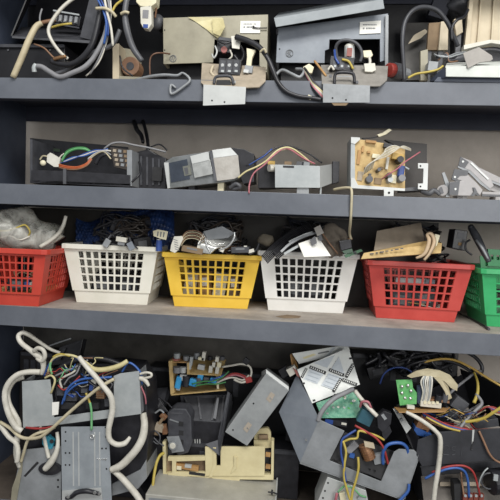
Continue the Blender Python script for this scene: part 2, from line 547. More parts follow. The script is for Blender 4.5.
# terminals and coil
MB().bp(229.5, 66.5, .012, 22, 15, .03, 2).put('terminal_block', black_plastic, t, bevel=.0008)
for k in range(3):
    MB().bp(222.5+k*6.8, 66.5, .0105, 5.2, 12, .003, 2).put('terminal_cell', grey_black, t)
    MB().cp(222.5+k*6.8, 65, .0095, 1.7, .003, 8).put('terminal_screw', chrome, t)
    MB().bp(222.5+k*6.8, 71, .0095, 3, 2, .003, 2).put('clamp', zinc, t)
MB().bp(224, 45, .07, 14, 14, .05, 3).put('transformer', black_plastic, t, bevel=.001)
MB().bp(225, 39, .068, 12, 3, .02, 4).put('transformer_cap', grey_black, t)
MB().cp(224, 49.5, .066, 3.2, .01, 10).put('winding', mat('dusky_pink_winding', '8a4c4c', 'a86e66', .6), t)
W1(t, [(215, 46, .06), (217, 52, .055), (214, 58, .055), (212, 54, .06)], 1.0, pale_metal)
W1(t, [(230, 50, .06), (232, 56, .055), (228, 60, .055)], 1.0, white_c)
W1(t, [(217, 40, .062), (224, 43.5, .055), (231, 42, .06)], 1.1, black_c)
MB().pl([(231, 36, .05), (241, 35, .05), (239.5, 49, .045), (232, 48, .045)], .003).put('connector', white_pl, t, bevel=.0008)
MB().sl([(246.5, 48), (255.5, 50), (252, 58), (251, 66), (246, 66), (247, 57)], .03, .012).put('relay', ivory, t, bevel=.0008)
MB().bp(248.5, 69, .015, 8, 7, .012, 4).put('clip', zinc_dark, t, bevel=.0006)
MB().bp(246, 71, .012, 5, 3, .008, 4).put('clip', pale_metal, t)
W1(t, [(234, 55, .06), (240, 62, .06), (244, 54, .06), (240, 46, .06)], 1.6, black_c)
W1(t, [(213, 66, .03), (211, 72, .02), (214, 76, .012)], 1.6, beige_pl)
W1(t, [(214, 84, -.017), (215.5, 77.5, -.017), (222, 76, -.019), (231, 77, -.019), (233.5, 84.5, -.018)], [1.6, 1.8, 1.8, 1.8, 1.6], grey_black, 'black cable strap', 'strap_handle', 6)
MB().sl([(217, 80), (230, 80), (231, 85), (216, 85)], -.016, .004).put('strap_plate', ink, t)
screws(t, [(234.5, 82)], -.017, 1.4)
cable('power_cable', 'thick black cable running from the khaki box down to the blue grey box',
      [(236, 37, .04), (248, 41, .03), (259, 47, .02), (267, 57, .01), (273, 70, .004), (278, 82, -.006), (286, 91, -.010), (298, 96, -.011), (312, 98, -.011), (321, 99.5, -.010)], [3.0, 3.0, 2.6, 2.3, 2.2, 2.2, 2.1, 2.0, 2.0, 1.9], black_c)
cable('cable_tie', 'white cable tie round the black cable by the khaki box label', [(260, 52, .004), (264, 49, .0), (266, 53, .004)], 1.1, ivory_c, 'tie')

# C blue grey box
t = T('control_box', 'blue grey control box with its lid lifted askew, right of the khaki one', 'control box', onz(332, 81, D1)+Vector((0, .12, 0)))
face = [(278, 28), (388, 13.5), (386, 60), (380, 62), (380, 39), (329.5, 39.5), (329, 49), (325, 50.5), (324.5, 63), (276, 62.5)]
MB().sl(face, .10, .003).put('front_plate', bluegrey, t, bevel=.0006)
MB().sl([(278, 28), (388, 13.5), (388, 17), (278, 31)], .103, .14).put('top_plate', bluegrey, t)
MB().sl([(277.5, 28), (280, 28), (278.5, 62), (276, 62.5)], .103, .14).put('side_plate', bluegrey, t)
MB().sl([(385.5, 15), (388.5, 15), (388, 80), (385, 80)], .09, .15).put('side_plate', zinc_dark, t)
MB().sl([(280, 30), (385, 18), (384, 63), (279, 63)], .20, .04).put('inner_block', black_plastic, t)
p0, p1 = A(280, 61, .14), A(382, 63, .14)
MB().bx(((p0.x+p1.x)/2, .19, (D1+p0.z-.008)/2), (p1.x-p0.x-.01, .1, p0.z-.008-D1-.001)).put('chassis_base', black_steel, t)
lid = MB().sl([(274, 18), (383, -1), (384.5, 8.5), (276, 27)], .06, .002).put('lid', mat('lid_grey_paint', '7d8387', '8f9598', .5, 0, 14, .12), t, 'lid lifted askew', bevel=.0006)
MB().pl([(274, 18, .061), (383, -1, .061), (383, -6, .22), (279, 13, .22)], .002).put('lid_top', mat('lid_grey_paint', '', ''), lid)
MB().sl([(276.5, 29), (278, 28.6), (278, 34), (276.5, 34)], .095, .01).put('hinge', black_plastic, t)
MB().pl([(321, 65, .05), (388, 66, .048), (387, 80, -.004), (380, 86, -.018), (370, 86, -.018), (322, 84, -.014)], .0025).put('base_plate', mat('dusty_grey_plate', '7c7872', '94908a', .6, .1, 26, .3), t)
MB().sl([(323, 83.5), (370, 85.5), (369.6, 102.5), (323, 102.5)], -.020, .002).put('front_flap', zinc_dark, t)
MB().sl([(331, 102.5), (349, 102.5), (346, 105.5), (334, 105.5)], -.0185, .0012).put('paper_scrap', brown_card, t)
holes(t, [(332.5, 98), (346, 99.8)], -.020, .9)
holes(t, [(385, 26), (385, 46), (279.5, 49)], .1, .8)
label_print(t, [(360, 22), (381, 20.5), (380.5, 33), (359.5, 34)], [(24.3, [1.2]*9, 1.0), (27.6, [1.4, -1, 1.4, .8, 1.1, 1.1, .5, 1.2, 1.0], 1.6)])
MB().ring(289.5, 53.2, .0985, 3.4, .35).put('stamp_ring', greyink, t)
for a, b in (((287.7, 55.4), (291.2, 51)), ((288.2, 51.2), (291, 55.6)), ((289.6, 50.6), (287.2, 53.5))):
    MB().wire([(a[0], a[1], .0985), (b[0], b[1], .0985)], .4, 4, 1).put('stamp_stroke', greyink, t)
W1(t, [(337, 58, .08), (336, 47, .07), (341, 41, .06), (350, 40.5, .055), (358, 45, .055), (362, 54, .06), (360, 62, .065)], 1.8, dgrey_c)
MB().cyl(A(349.5, 60, .07), A(349.5, 47, .07), 5*px2m(.07), None, 14).put('clear_tube', pale_metal, t, bevel=.0015)
MB().ball(A(349.5, 47, .07), 5*px2m(.07), (1, 1, .7), 14, 8).put('tube_end', white_pl, t, smooth=True)
MB().bp(349.5, 52, .0525, 5, 8, .004).put('winding', mat('dull_red_tape', '7a4038', '8f5349', .5), t)
MB().bp(342, 63.5, .014, 23, 13, .03, 2).put('terminal_block', black_plastic, t, bevel=.0008)
for k in range(3):
    MB().bp(335+k*7, 64.5, .0125, 4.5, 8, .003, 2).put('terminal_cell', grey_black, t)
    MB().cp(335+k*7, 66, .0115, 1.3, .003, 8).put('terminal_screw', zinc, t)
W1(t, [(342, 59.5, .010), (348, 61, .008), (351, 65, .008), (353, 69, .008)], 1.3, yellow)
W1(t, [(334.5, 50, .03), (335.5, 58, .012), (339, 64, .009)], 1.3, dblue)
W1(t, [(328, 70, .012), (331, 66, .010), (334, 70, .010)], 1.2, white_c)
MB().sl([(363, 50.5), (371, 50), (373, 55), (370, 58), (364, 57)], .06, .01).put('connector', ivory, t, bevel=.0008)
MB().sl([(364, 63.5), (375, 63), (376, 70), (372, 72), (365, 71.5)], .015, .014).put('connector', white_pl, t, bevel=.0008)
W1(t, [(369, 57, .062), (370, 61, .06), (369.5, 65, .058)], 1.6, white_c)
W1(t, [(334.5, 84, -.017), (335, 75, -.016), (340, 72.5, -.018), (351, 73, -.018), (354, 76, -.017), (354.5, 83, -.017)], [1.6, 1.7, 1.8, 1.8, 1.7, 1.6], black_plastic, 'black cable strap', 'strap_handle', 6)
MB().sl([(337, 76), (352, 76), (352, 80), (337, 80)], .01, .004).put('strap_plate', zinc_dark, t)
screws(t, [(357, 82), (330.5, 76)], -.015, 1.6, dgrey_c)
W1(t, [(314.5, 61, .03), (320, 68, .02), (326, 76, .01)], 1.2, brown_pcb)
for i, (mm, dy) in enumerate([(black_c, -2), (paleyel, 0), (white_c, 2), (pink, 5), (black_c, 7)]):
    W1(t, [(304, 68+dy*.3, .03), (309, 76+dy*.7, .005), (314, 84+dy*.7, -.008), (321, 91+dy*.9, -.010), (324, 94+dy*.9, -.009)], 1.5, mm)
MB().sl([(303, 67), (309, 63.5), (314, 67), (312, 73), (305, 73)], .025, .012).put('connector', ivory, t, bevel=.0008)
MB().bp(309.5, 97, -.014, 4, 3.5, .006, 25).put('cable_tag', ivory, t)
cable('wire', 'beige flat wires looped on the shelf left under the blue grey box', [(275, 76, .03), (282, 70, .03), (292, 74, .02), (300, 77, .015), (304, 70, .03), (296, 69, .05)], 1.5, zinc_dark, 'wire')

# ------------------------------------------------------------------ top shelf, right
cable('rubber_hose', 'thick dark grey hose standing in a tall arch right of the blue grey box',
      [(404.5, 81, .02), (403.5, 62, .02), (402.5, 40, .02), (405, 22, .025), (413, 10.5, .03), (424, 7, .04), (437, 10.5, .05), (447, 22, .06), (452, 33, .07), (458, 46, .085)], [1.8, 1.8, 1.9, 2.0, 2.1, 2.1, 2.1, 2.0, 1.9, 1.9], mat('hose_rubber', '303135', '404146', .45), 'hose', 12)
t = T('red_switch', 'red round switch with a dark collar beside the foot of the arched hose', 'switch', onz(394, 79, D1))
MB().cyl(A(388, 70, .05), A(393, 70.5, .06), 6.5*px2m(.05), None, 16).put('red_cap', mat('red_cap', '7e2c26', '963a32', .4), t, bevel=.002)
MB().cyl(A(393, 70.5, .06), A(401, 72, .075), 7.5*px2m(.05), None, 16).put('collar', dgrey_c, t, bevel=.002)
MB().cyl(A(401, 72, .075), A(407, 74, .09), 5*px2m(.05), None, 12).put('stem', zinc_dark, t)
t = T('metal_plate', 'dark grey plate leaning at the back behind the arched hose', 'plate', onz(415, 80, D1)+Vector((0, .2, 0)))
MB().pl([(405, 23, .23), (450, 22, .23), (450, 80, .2), (405, 80, .2)], .004).put('plate', mat('dark_warm_grey', '3f3d3b', '52504d', .6), t)
MB().pl([(408, 44, .19), (414, 35, .19), (425, 29, .19), (428, 31.5, .19), (421, 38, .19)], .002).put('shiny_scrap', beige_pl, t)
for i, (pp, Y, mm, lb) in enumerate([
    ([(429, 23), (441, 22), (438, 50), (427, 50)], .13, brown_card, 'brown board upright behind the wires, right of the arched hose'),
    ([(441, 21.5), (448.5, 20.5), (448, 50), (438.5, 50)], .12, beige_pl, 'pale beige board upright beside the brown board'),
    ([(420.5, 51), (428, 49), (428, 80.5), (420.5, 80.5)], .06, khaki, 'short grey beige slab standing at the left end of the white tray'),
    ([(454, 19), (462, 17.5), (463, 32), (456.5, 36)], .10, beige_pl, 'small beige slab inside the black cable loops')]):
    t = T('board', lb, 'board', A(pp[3][0], pp[3][1], Y))
    MB().sl(pp, Y, .012).put('panel', mm, t, bevel=.0008)
    if i in (0, 1, 3):
        zz = A(pp[3][0], pp[3][1]-3, Y)
        MB().bx((zz.x+.008, Y+.012, (zz.z+D1)/2), (.012, .012, zz.z-D1-.002)).put('post', dgrey_c, t)
cable('power_cable', 'black cable arching over the small beige slab, right end of the top shelf', [(452, 40, .06), (452, 28, .06), (457, 20, .06), (464, 17, .07), (468, 10, .09)], 1.4, black_c)
cable('power_cable', 'black cable lying behind the white tray at the right edge', [(470, 56, .07), (482, 51, .06), (494, 50, .06), (506, 53, .06)], 2.2, black_c)
t = T('plastic_casing', 'beige ribbed plastic casing propped at the top right corner', 'casing', onz(490, 60, D1)+Vector((0, .15, 0)))
MB().pl([(472, -6, .16), (508, -6, .16), (508, 44, .1), (465, 48, .1)], .006).put('shell', beige_pl, t, bevel=.001)
MB().pl([(470, -6, .135), (474, -6, .135), (470, 46, .085), (464.5, 48, .085)], .02).put('side_rib', beige_pl, t, bevel=.001)
MB().pl([(481, -6, .15), (482.2, -6, .15), (478.5, 44, .092), (477, 44, .092)], .012).put('rib', beige_pl, t)
MB().pl([(494, -6, .15), (495.2, -6, .15), (492.5, 42, .092), (491, 42, .092)], .012).put('rib', beige_pl, t)
MB().pl([(464, 45, .082), (490, 39.5, .082), (508, 41, .082), (508, 45.5, .082), (491, 43, .082), (464, 49.5, .082)], .02).put('bottom_lip', white_pl, t, bevel=.0008)
pz = A(488, 47, .13)
MB().bx((pz.x, .14, (pz.z+D1)/2), (.06, .05, pz.z-D1-.012)).put('prop_block', black_plastic, t)
t = T('hanging_part', 'dark crumpled part in the shadow above the arched hose', 'part', A(463, 10, .18))
MB().ball(A(462, 3, .2), .03, (1.3, .6, .9), 16, 10, .5, 40, 3).put('body', dgrey_c, t, smooth=True)
MB().bp(440, 8, .2, 16, 18, .04, 15).put('case', mat('navy_black', '1a1c28', '262938', .5), t)
t = T('plastic_tray', 'long white tray with its shaded sides coloured slate, on the right end of the top shelf', 'tray', onz(470, 82, D1)+Vector((0, .05, 0)))
MB().sl([(446, 66.5), (506, 65.5), (506, 77.5), (446, 76.5)], -.016, .005).put('front_panel', mat('white_foam', 'bcbfb9', 'ced1cb', .7, 0, 12, .2), t, bevel=.0008)
MB().pl([(445.5, 66.3, -.016), (506, 65.3, -.016), (506, 61, .1), (447, 63, .1)], .003).put('top_panel', mat('white_foam', '', ''), t)
MB().pl([(446, 67, -.014), (446, 77, -.014), (430.5, 81.5, .03), (430, 79, .03), (441, 70, .0)], .004).put('shaded_side', slate_dark, t)  # shaded side of the white tray, shade painted in as slate
MB().sl([(438, 77), (506, 77.5), (506, 82.8), (434, 81.5)], .0, .1).put('base', slate_dark, t)  # slate colour carries the shade below the front panel
cable('wire', 'yellow wire lying at the left end of the white tray', [(408, 78, .015), (416, 74, .012), (428, 72, .01), (438, 69.5, .01), (443, 66, .012)], 1.1, yellow, 'wire')
t = T('twisted_wires', 'grey twisted wire ends and a dark bottle shaped part behind the white tray', 'wires', A(448, 62, .04))
for k in range(5):
    W1(t, [(434+k, 54+k*1.6, .04), (441+k*1.5, 57-k, .032), (449, 56+k*1.3, .03), (457, 53+k*2, .04), (466, 52+k, .05)], .8, (zinc_dark, zinc, black_c, dgrey_c, brown)[k])
W1(t, [(446, 62, .05), (452, 60, .045), (460, 58.5, .045), (470, 55, .05)], [1.2, 3.2, 3.4, 2.2], dgrey_c, None, 'dark_part', 8)
MB().bp(433, 66, .03, 9, 9, .03, 3).put('grey_block', zinc_dark, t, bevel=.001)
t = T('paddle_card', 'grey pointed paddle card sticking out over the white tray', 'card', A(476, 66, -.01))
MB().pl([(463, 53, -.012), (479, 47, .0), (492, 55.5, -.008), (493, 59, -.012), (490, 61, -.014), (479, 62.5, -.018), (468, 68, -.022)], .0022).put('card', grey_card, t, bevel=.0004)

# ------------------------------------------------------------------ second shelf
t = T('black_tray', 'long black open tray of colourful wires at the left of the second shelf', 'tray', onz(82, 188, D2)+Vector((0, .08, 0)))
MB().sl([(30, 182), (130, 187), (130, 184), (30, 180)], .03, .12).put('tray_floor', black_plastic, t)
MB().sl([(30, 138), (62, 141), (128, 147), (130, 184), (30, 182)], .15, .004).put('back_wall', black_plastic, t)
MB().sl([(30, 139), (32.5, 139.5), (32.5, 183), (30, 183)], .035, .115).put('end_wall', grey_black, t)
MB().sl([(31, 170), (65, 171), (130, 175), (130, 185.5), (31, 183)], .03, .004).put('front_wall', black_plastic, t, bevel=.0006)
MB().sl([(63, 169), (66, 169), (66, 184), (63, 184)], .027, .004).put('joint_strip', dgrey_c, t)
MB().sl([(127, 150), (132, 150), (132, 186), (127, 186)], .035, .115).put('end_wall', zinc_dark, t)
MB().sl([(36, 146), (60, 149), (60, 152), (36, 149)], .146, .003).put('label_edge', mat('dark_green_trim', '2c3a2c', '3a4a38', .6), t)
MB().sl([(110, 147), (129, 149.5), (131, 171), (114, 167)], .04, .03).put('terminal_block', mat('brown_black_bakelite', '2d2824', '3d3630', .5), t, bevel=.0008)
for k in range(4):
    for j in range(3):
        MB().bp(114.5+k*.9+j*5.2, 150.5+k*4.6+j*.5, .0385, 3.4, 2.8, .003, 5).put('terminal', (dusty_plate, zinc_dark, brown_card)[j], t)
MB().sl([(47, 155), (50, 152.5), (60, 158.5), (58.5, 167), (54, 167), (46.5, 162)], .05, .012).put('connector', white_pl, t, bevel=.0008)
MB().ball(A(43, 163, .055), .008, (1.1, .8, 1), 10, 8).put('bulb', ivory, t, smooth=True)
W1(t, [(40, 160, .06), (43, 156, .06), (49, 157, .056)], 1.0, ivory_c)
for k in range(3):
    W1(t, [(59, 164.5+k*1.5, .05), (68, 166.5+k*1.4, .046), (78, 166.8+k*1.2, .044), (87, 163+k*1.2, .044), (92, 156+k*1.6, .05)], .9, (orange, orange, brown)[k])
for k in range(3):
    W1(t, [(62, 162-k*1.5, .05), (67, 154-k*1.5, .05), (76, 149.5-k, .05), (86, 150-k, .05), (94, 154, .052)], .8, (green, lgreen, green)[k])
for k in range(3):
    W1(t, [(61, 163, .055), (72, 157.5+k, .05), (84, 156-k, .048), (96, 152-k, .045), (108, 149+k, .042)], .9, (blue, white_c, dblue)[k])
W1(t, [(58, 160, .055), (62, 155, .06), (66, 153, .06)], .8, white_c)
for k in range(3):
    W1(t, [(88, 159+k, .05), (96, 153+k*.6, .045), (104, 150.5+k*.6, .042), (111, 151+k*4, .04)], .9, (white_c, grey_c, ivory_c)[k])
W1(t, [(96, 164, .045), (100, 157, .042), (106, 154, .04)], 2.2, black_c)
W1(t, [(104, 149, .05), (112, 143.5, .05), (122, 142.5, .055), (134, 145, .06), (150, 148, .07), (166, 152, .08)], 1.1, grey_c)
W1(t, [(132, 182, .03), (138, 176, .03), (141, 170, .045), (139, 162, .06)], 1.3, black_c)

t = T('black_module', 'black ribbed module between the wire tray and the silver block', 'module', onz(150, 189, D2)+Vector((0, .1, 0)))
MB().sl([(136, 152), (148, 149), (156, 154), (166, 158), (166, 190), (136, 189)], .09, .08).put('case', black_plastic, t, bevel=.002)
for k in range(4):
    MB().sl([(140+k*6, 156+k), (142+k*6, 156+k), (142+k*6, 185), (140+k*6, 185)], .086, .004).put('rib', grey_black, t)
MB().bp(157, 174, .08, 10, 14, .01).put('socket', ink, t)
cable('power_cable', 'black cable hanging from the back wall above the black module', [(134, 121, .27), (136.5, 129, .25), (141, 135, .24), (143, 142, .2)], [2.0, 2.4, 2.2, 1.8], black_c)
cable('power_cable', 'second black cable hanging straight down to the black module', [(143, 121, .27), (145.5, 130, .24), (147.5, 140, .18), (148.5, 152, .13)], 1.8, black_c)
cable('wire', 'thin black wire arched over the black module', [(146, 150, .1), (153, 146, .1), (160, 144.5, .1), (167, 150, .09)], .8, black_c, 'wire')

t = T('silver_module', 'silver wrapped block tilted on the second shelf, with a black right end', 'module', onz(205, 190, D2)+Vector((0, .08, 0)))
MB().sl([(163.5, 163), (172, 157), (230, 148), (238, 157), (240, 177), (234, 181), (169, 188.5)], .03, .10).put('case', mat('grey_metal_wrap', '6d706f', '85888a', .35, .5, 30, .2), t, bevel=.0015)
MB().sl([(164, 162.5), (168.5, 162.5), (170, 188), (167.5, 188.5)], .0275, .004).put('end_edge', pale_metal, t)
MB().sl([(169, 163), (187, 159), (190, 179), (171, 182.5)], .028, .004).put('dark_panel', mat('blue_black_film', '2c323c', '3d444f', .25), t)
MB().sl([(182.5, 166.5), (190, 165), (191.5, 174.5), (184.5, 176)], .0268, .003).put('recess', mat('dull_olive', '5d5f58', '74756c', .4), t)
MB().sl([(184, 168), (187.5, 167.3), (188.5, 174), (185.5, 174.8)], .0262, .003).put('recess_panel', dgrey_c, t)
MB().pl([(190, 156, .024), (208.5, 151.5, .024), (209.5, 160, .022), (192, 164, .022)], .003).put('upper_plate', pale_metal, t, bevel=.0005)
MB().sl([(191.8, 163.5), (210, 159.5), (213, 174), (194.5, 178)], .0235, .004).put('lower_plate', silver, t, bevel=.0005)
MB().pl([(212, 150, .026), (230.5, 147.5, .026), (237.5, 155, .022), (213.5, 158, .022)], .003).put('upper_plate', pale_metal, t, bevel=.0005)
MB().sl([(213, 157.5), (238, 155), (240, 176), (234, 179), (217, 181)], .0228, .004).put('lower_plate', mat('dusty_silver', 'aaa59d', 'bcb8b1', .45, .4, 30, .2), t, bevel=.0005)
MB().sl([(209.5, 151), (212, 150.5), (217, 181), (214.5, 181.5)], .0205, .003).put('band', dgrey_c, t)
MB().sl([(231, 147.5), (244, 149), (254, 154), (254, 182), (243, 184), (240, 177), (238.5, 157)], .045, .08).put('end_cap', black_plastic, t, bevel=.0015)
for (x, y, mm) in ((221, 187, ivory), (192, 187.5, black_plastic), (234, 187, black_plastic)):
    a = A(x, y, .05)
    MB().bx((a.x, .07, (a.z+.016+D2)/2), (.016, .05, a.z+.014-D2)).put('foot', mm, t)
cable('wire', 'grey lump of wire under the right end of the silver block', [(230, 188, .02), (236, 184, .01), (240, 187, .012), (233, 189, .02)], 2.0, dgrey_c, 'wire')

t = T('grey_box', 'small grey box with a black end on the middle of the second shelf', 'box', onz(300, 193, D2)+Vector((0, .05, 0)))
MB().sl([(275, 164.5), (320, 166), (320, 187.8), (275, 187.5)], .02, .003).put('front_plate', zinc, t, bevel=.0005)
MB().pl([(320, 166, .02), (332.5, 164, .1), (332.5, 183, .1), (320, 187.8, .02)], .003).put('side_plate', pale_metal, t)
MB().sl([(275, 166), (279, 166), (279, 187), (275, 187)], .023, .08).put('side_plate', zinc_dark, t)
MB().sl([(277, 167.5), (318, 168.5), (318, 187), (277, 187)], .04, .06).put('inner_block', black_plastic, t)
MB().sl([(332.5, 161), (339.5, 161.5), (339, 182), (332.5, 184)], .09, .03).put('end_cap', black_plastic, t, bevel=.001)
MB().sl([(258, 164), (275, 163), (275, 188), (258, 188)], .06, .06).put('connector_block', black_plastic, t, bevel=.001)
MB().cyl(A(269, 168, .03), A(275, 168, .04), 3.6*px2m(.03), None, 12).put('roller', white_pl, t)
MB().cyl(A(268, 163.5, .04), A(275, 163.5, .04), 2.6*px2m(.03), None, 12).put('roller', goldbrown, t)
for i, x in enumerate((288, 300, 306)):
    MB().bp(x, 163.5, .035, 7, 4, .02).put('component', (brown_card, dgrey_c, zinc_dark)[i], t)
MB().sl([(283, 165.5), (294, 165.8), (294, 168), (283, 167.6)], .0195, .002).put('notch', black_plastic, t)
a = A(303, 188, .03)
MB().bx((a.x, .05, (a.z+D2)/2), (.03, .05, a.z-D2)).put('foot', zinc_dark, t)
a = A(321, 187, .03)
MB().bx((a.x, .05, (a.z+D2)/2), (.004, .03, a.z-D2)).put('foot', zinc, t)
W1(t, [(238, 178, .0), (246, 171.5, .0), (256, 167, .005), (266, 161, .01), (276, 151.5, .015), (285, 147.5, .02), (293, 149, .025), (303, 156, .03), (312, 164, .04)], 1.0, paleyel)
W1(t, [(249, 193.5, -.006), (249.5, 184, -.004), (254, 173, .0), (264, 165, .005), (273, 156, .012), (283, 149, .02), (291, 150, .025), (303, 158, .03), (315, 164, .04)], .9, pink)
W1(t, [(246, 166, .02), (258, 159, .02), (268, 153, .022), (277, 147.5, .03), (288, 146, .035), (299, 149, .04), (311, 155, .045), (322, 163, .05)], .9, black_c)
W1(t, [(249, 165, .02), (257, 160, .02), (264, 156, .02), (272, 149, .025)], 1.0, dblue)
W1(t, [(279, 151, .03), (290, 149.5, .03), (300, 155, .035), (309, 162, .045)], .8, ivory_c)

# --- PCB module
t = T('circuit_module', 'open metal cased module with a tan circuit board on the second shelf', 'module', onz(388, 194, D2)+Vector((0, .07, 0)))
MB().sl([(351, 137.5), (355, 138), (355, 187.5), (350.5, 187)], .04, .09).put('side_plate', zinc, t)
MB().pl([(354, 138.5, .045), (386, 143.5, .055), (405, 149, .06), (405, 189.5, .045), (354, 187, .04)], .003).put('board', tan_pcb, t)
MB().sl([(351, 137), (360, 137.5), (360, 139.5), (355, 144), (351, 143)], .038, .003).put('corner_tab', pale_metal, t)
MB().sl([(351, 178), (354.5, 178), (358, 185), (405, 188.5), (405, 191), (351, 188)], .036, .004).put('bottom_rail', pale_metal, t)
MB().sl([(385, 139.5), (427, 144), (427, 189), (405, 190.5), (404, 150)], .11, .02).put('rear_case', mat('dark_brown_black', '2a2624', '38332f', .5), t)
MB().sl([(404, 188), (428, 186), (428, 190), (404, 191)], .05, .08).put('case_floor', dgrey_c, t)
MB().sl([(384, 189), (393.8, 189.5), (393.5, 196), (384, 196)], .028, .002).put('mounting_tab', pale_metal, t)
holes(t, [(389, 192.8)], .028, 1.2)
MB().sl([(418, 163), (428.3, 163.3), (427.5, 190), (418, 189), (418, 183.5), (423, 183.5), (423.5, 168.5), (418, 168.5)], .03, .006).put('side_bracket', pale_metal, t, bevel=.0004)
holes(t, [(420.5, 166), (420.5, 186.5)], .03, .9)
for k, (x, y, r, h, mm) in enumerate([(398, 161.5, 3.2, 5, black_plastic), (367.5, 181, 3.4, 5, dgrey_c), (399.5, 180, 3.4, 6, grey_c), (388, 181.5, 2.6, 6, zinc), (377, 171.5, 1.8, 3, dgrey_c), (387, 177, 2.6, 4, dgrey_c)]):
    a = A(x, y, .048)
    MB().cyl(a, a+Vector((.002, -.022, .003)), r*px2m(.04), None, 12).put('capacitor', mm, t)
MB().bp(401.5, 171, .03, 6, 11, .02, 4).put('blue_capacitor', dblue, t, bevel=.003)
MB().bp(398, 156.5, .035, 11, 6, .02, 8).put('coil', goldbrown, t, bevel=.001)
for k, (x, y, w, h, mm) in enumerate([(387.5, 163, 2.4, 12, white_pl), (376, 156, 7, 4, ivory), (359, 157, 3, 14, brown_pcb), (360, 176, 5, 9, dusty_plate), (378, 181, 7, 6, brown_card), (394, 179, 5, 8, ivory), (371, 141.5, 10, 2.5, brown_pcb), (388, 145.5, 8, 4, black_plastic), (363, 149, 2, 6, brown_pcb), (370, 175, 2.5, 3, dgrey_c), (366, 168, 3, 2, brown_card), (382, 168, 3, 2.5, brown_card), (369, 152, 3, 2, brown_pcb)]):
    MB().bp(x, y, .04, w, h, .012, 3).put('component', mm, t, bevel=.0004)
for k in range(7):
    W1(t, [(363+k*1.5, 175-k, .036), (367+k*1.4, 166-k, .022), (376+k*1.3, 160-k*1.2, .018), (386, 156.5-k*1.3, .018), (394, 151.5-k*1.0, .02), (403, 146+k*.4, .03), (411, 149+k*.3, .06)], .5, (white_c, ivory_c)[k % 2])
W1(t, [(382, 179, .035), (389, 174, .018), (397, 169, .016), (405, 162, .02), (414, 156, .04), (420, 152, .06)], .8, pink)
W1(t, [(405, 167, .03), (409, 169.5, .03)], 1.1, zinc)
MB().sl([(377, 134.5), (382, 133), (389, 128.5), (392, 130), (386, 134.5), (379, 137)], .06, .01).put('plug', ivory, t, bevel=.0006)
W1(t, [(362, 138.5, .06), (371, 138, .062), (378, 136.5, .064)], .7, black_c)

# --- fan of grey strips
GS = 'grey strips fanned at the right end of the second shelf'
for i, (pp, Y, lb) in enumerate([
    ([(461.5, 157), (472, 161), (491, 178), (494, 186), (490, 189), (481, 181.5), (470, 170.5), (458, 166)], .05, 'topmost of the grey strips, with a dark square tab, on the second shelf'),
    ([(455, 169.5), (466, 172.5), (477, 183), (483, 190), (480, 195.5), (473, 189), (462, 181), (452, 178)], .03, 'middle grey strip with a dark hooked tab, on the second shelf'),
    ([(450, 182), (464, 180.5), (474, 186.5), (476.5, 192), (471, 196), (450, 195.5)], .01, 'lowest short grey strip with a rounded end, on the second shelf'),
    ([(470, 163), (508, 181), (508, 196), (488, 190)], .075, 'long grey strip running off the right edge behind the others'),
    ([(482, 172), (508, 181), (508, 187), (490, 180)], .068, 'bright strip end at the right edge, highest on the wall side'),
    ([(482, 191.5), (508, 192.5), (508, 197), (482, 196.5)], .04, 'flat grey strip lying on the deck at the right edge')]):
    t = T('metal_strip', lb, 'strip', A(pp[-1][0], pp[-1][1], Y), GS)
    MB().sl(pp, Y, .006).put('strip', strip_m, t, bevel=.0015)
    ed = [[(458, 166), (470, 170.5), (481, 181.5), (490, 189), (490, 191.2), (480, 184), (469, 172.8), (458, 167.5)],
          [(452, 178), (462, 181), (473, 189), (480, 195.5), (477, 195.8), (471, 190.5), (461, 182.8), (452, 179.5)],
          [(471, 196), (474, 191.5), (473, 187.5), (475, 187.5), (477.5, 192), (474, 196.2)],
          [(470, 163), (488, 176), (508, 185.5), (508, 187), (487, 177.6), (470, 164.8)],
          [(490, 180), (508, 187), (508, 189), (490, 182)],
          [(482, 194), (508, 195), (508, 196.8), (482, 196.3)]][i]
    MB().sl(ed, Y-.004, .005).put('shade_edge', dgrey_c if i in (1, 2, 5) else zinc_dark, t)  # dark edge added as the shade line between neighbouring strips
    if i == 0:
        MB().sl([(470, 163), (472, 162.5), (489, 178.5), (488, 180)], Y-.002, .002).put('pressed_line', pale_metal, t)
    if i < 3:
        q = [([(460.5, 156.5), (469, 162), (464, 169), (458.5, 165)], (463, 161.5)), ([(454.5, 169), (468.5, 170.5), (467.5, 175), (460, 175.5), (456, 180), (452, 177.5)], (455, 177)), ([(449.5, 182.5), (460, 181), (458, 195), (449.5, 194.5)], (455.5, 189))][i]
        MB().sl(q[0], Y-.002, .003).put('dark_tab', dgrey_c, t)
        MB().cp(q[1][0], q[1][1], Y-.003, 1.1, .002, 8).put('rivet', pale_metal, t)
    pz = A(pp[-1][0]+6, pp[-1][1], Y+.03)
    if pz.z-D2 > .02:
        MB().bx((pz.x, Y+.025, (pz.z+D2)/2-.004), (.012, .03, pz.z-D2-.006)).put('rear_leg', strip_m, t)
t = T('metal_bracket', 'thin dark grey bracket standing left of the fanned strips', 'bracket', onz(446, 196, D2))
MB().sl([(442, 173), (444.5, 172), (449.5, 184), (449.5, 197), (446, 197), (446, 186)], .02, .005).put('plate', zinc_dark, t)
t = T('grey_roll', 'short grey roll lying left of the fanned strips', 'roll', onz(443, 197, D2))
MB().cyl(A(442.5, 190.5, .02), A(445, 189, .08), 5.2*px2m(.02), None, 16).put('roll', strip_m, t, bevel=.0008)
MB().cp(442.5, 190, .0195, 3.2, .004, 14).put('core', dgrey_c, t)
cable('power_cable', 'flattened dark tape lying between the circuit module and the grey roll', [(421, 191.5, .04), (429, 193.5, .025), (434, 190.5, .025), (440, 195, .02)], [1.6, 2.6, 2.6, 1.4], dgrey_c, 'tape')
# ------------------------------------------------------------------ baskets


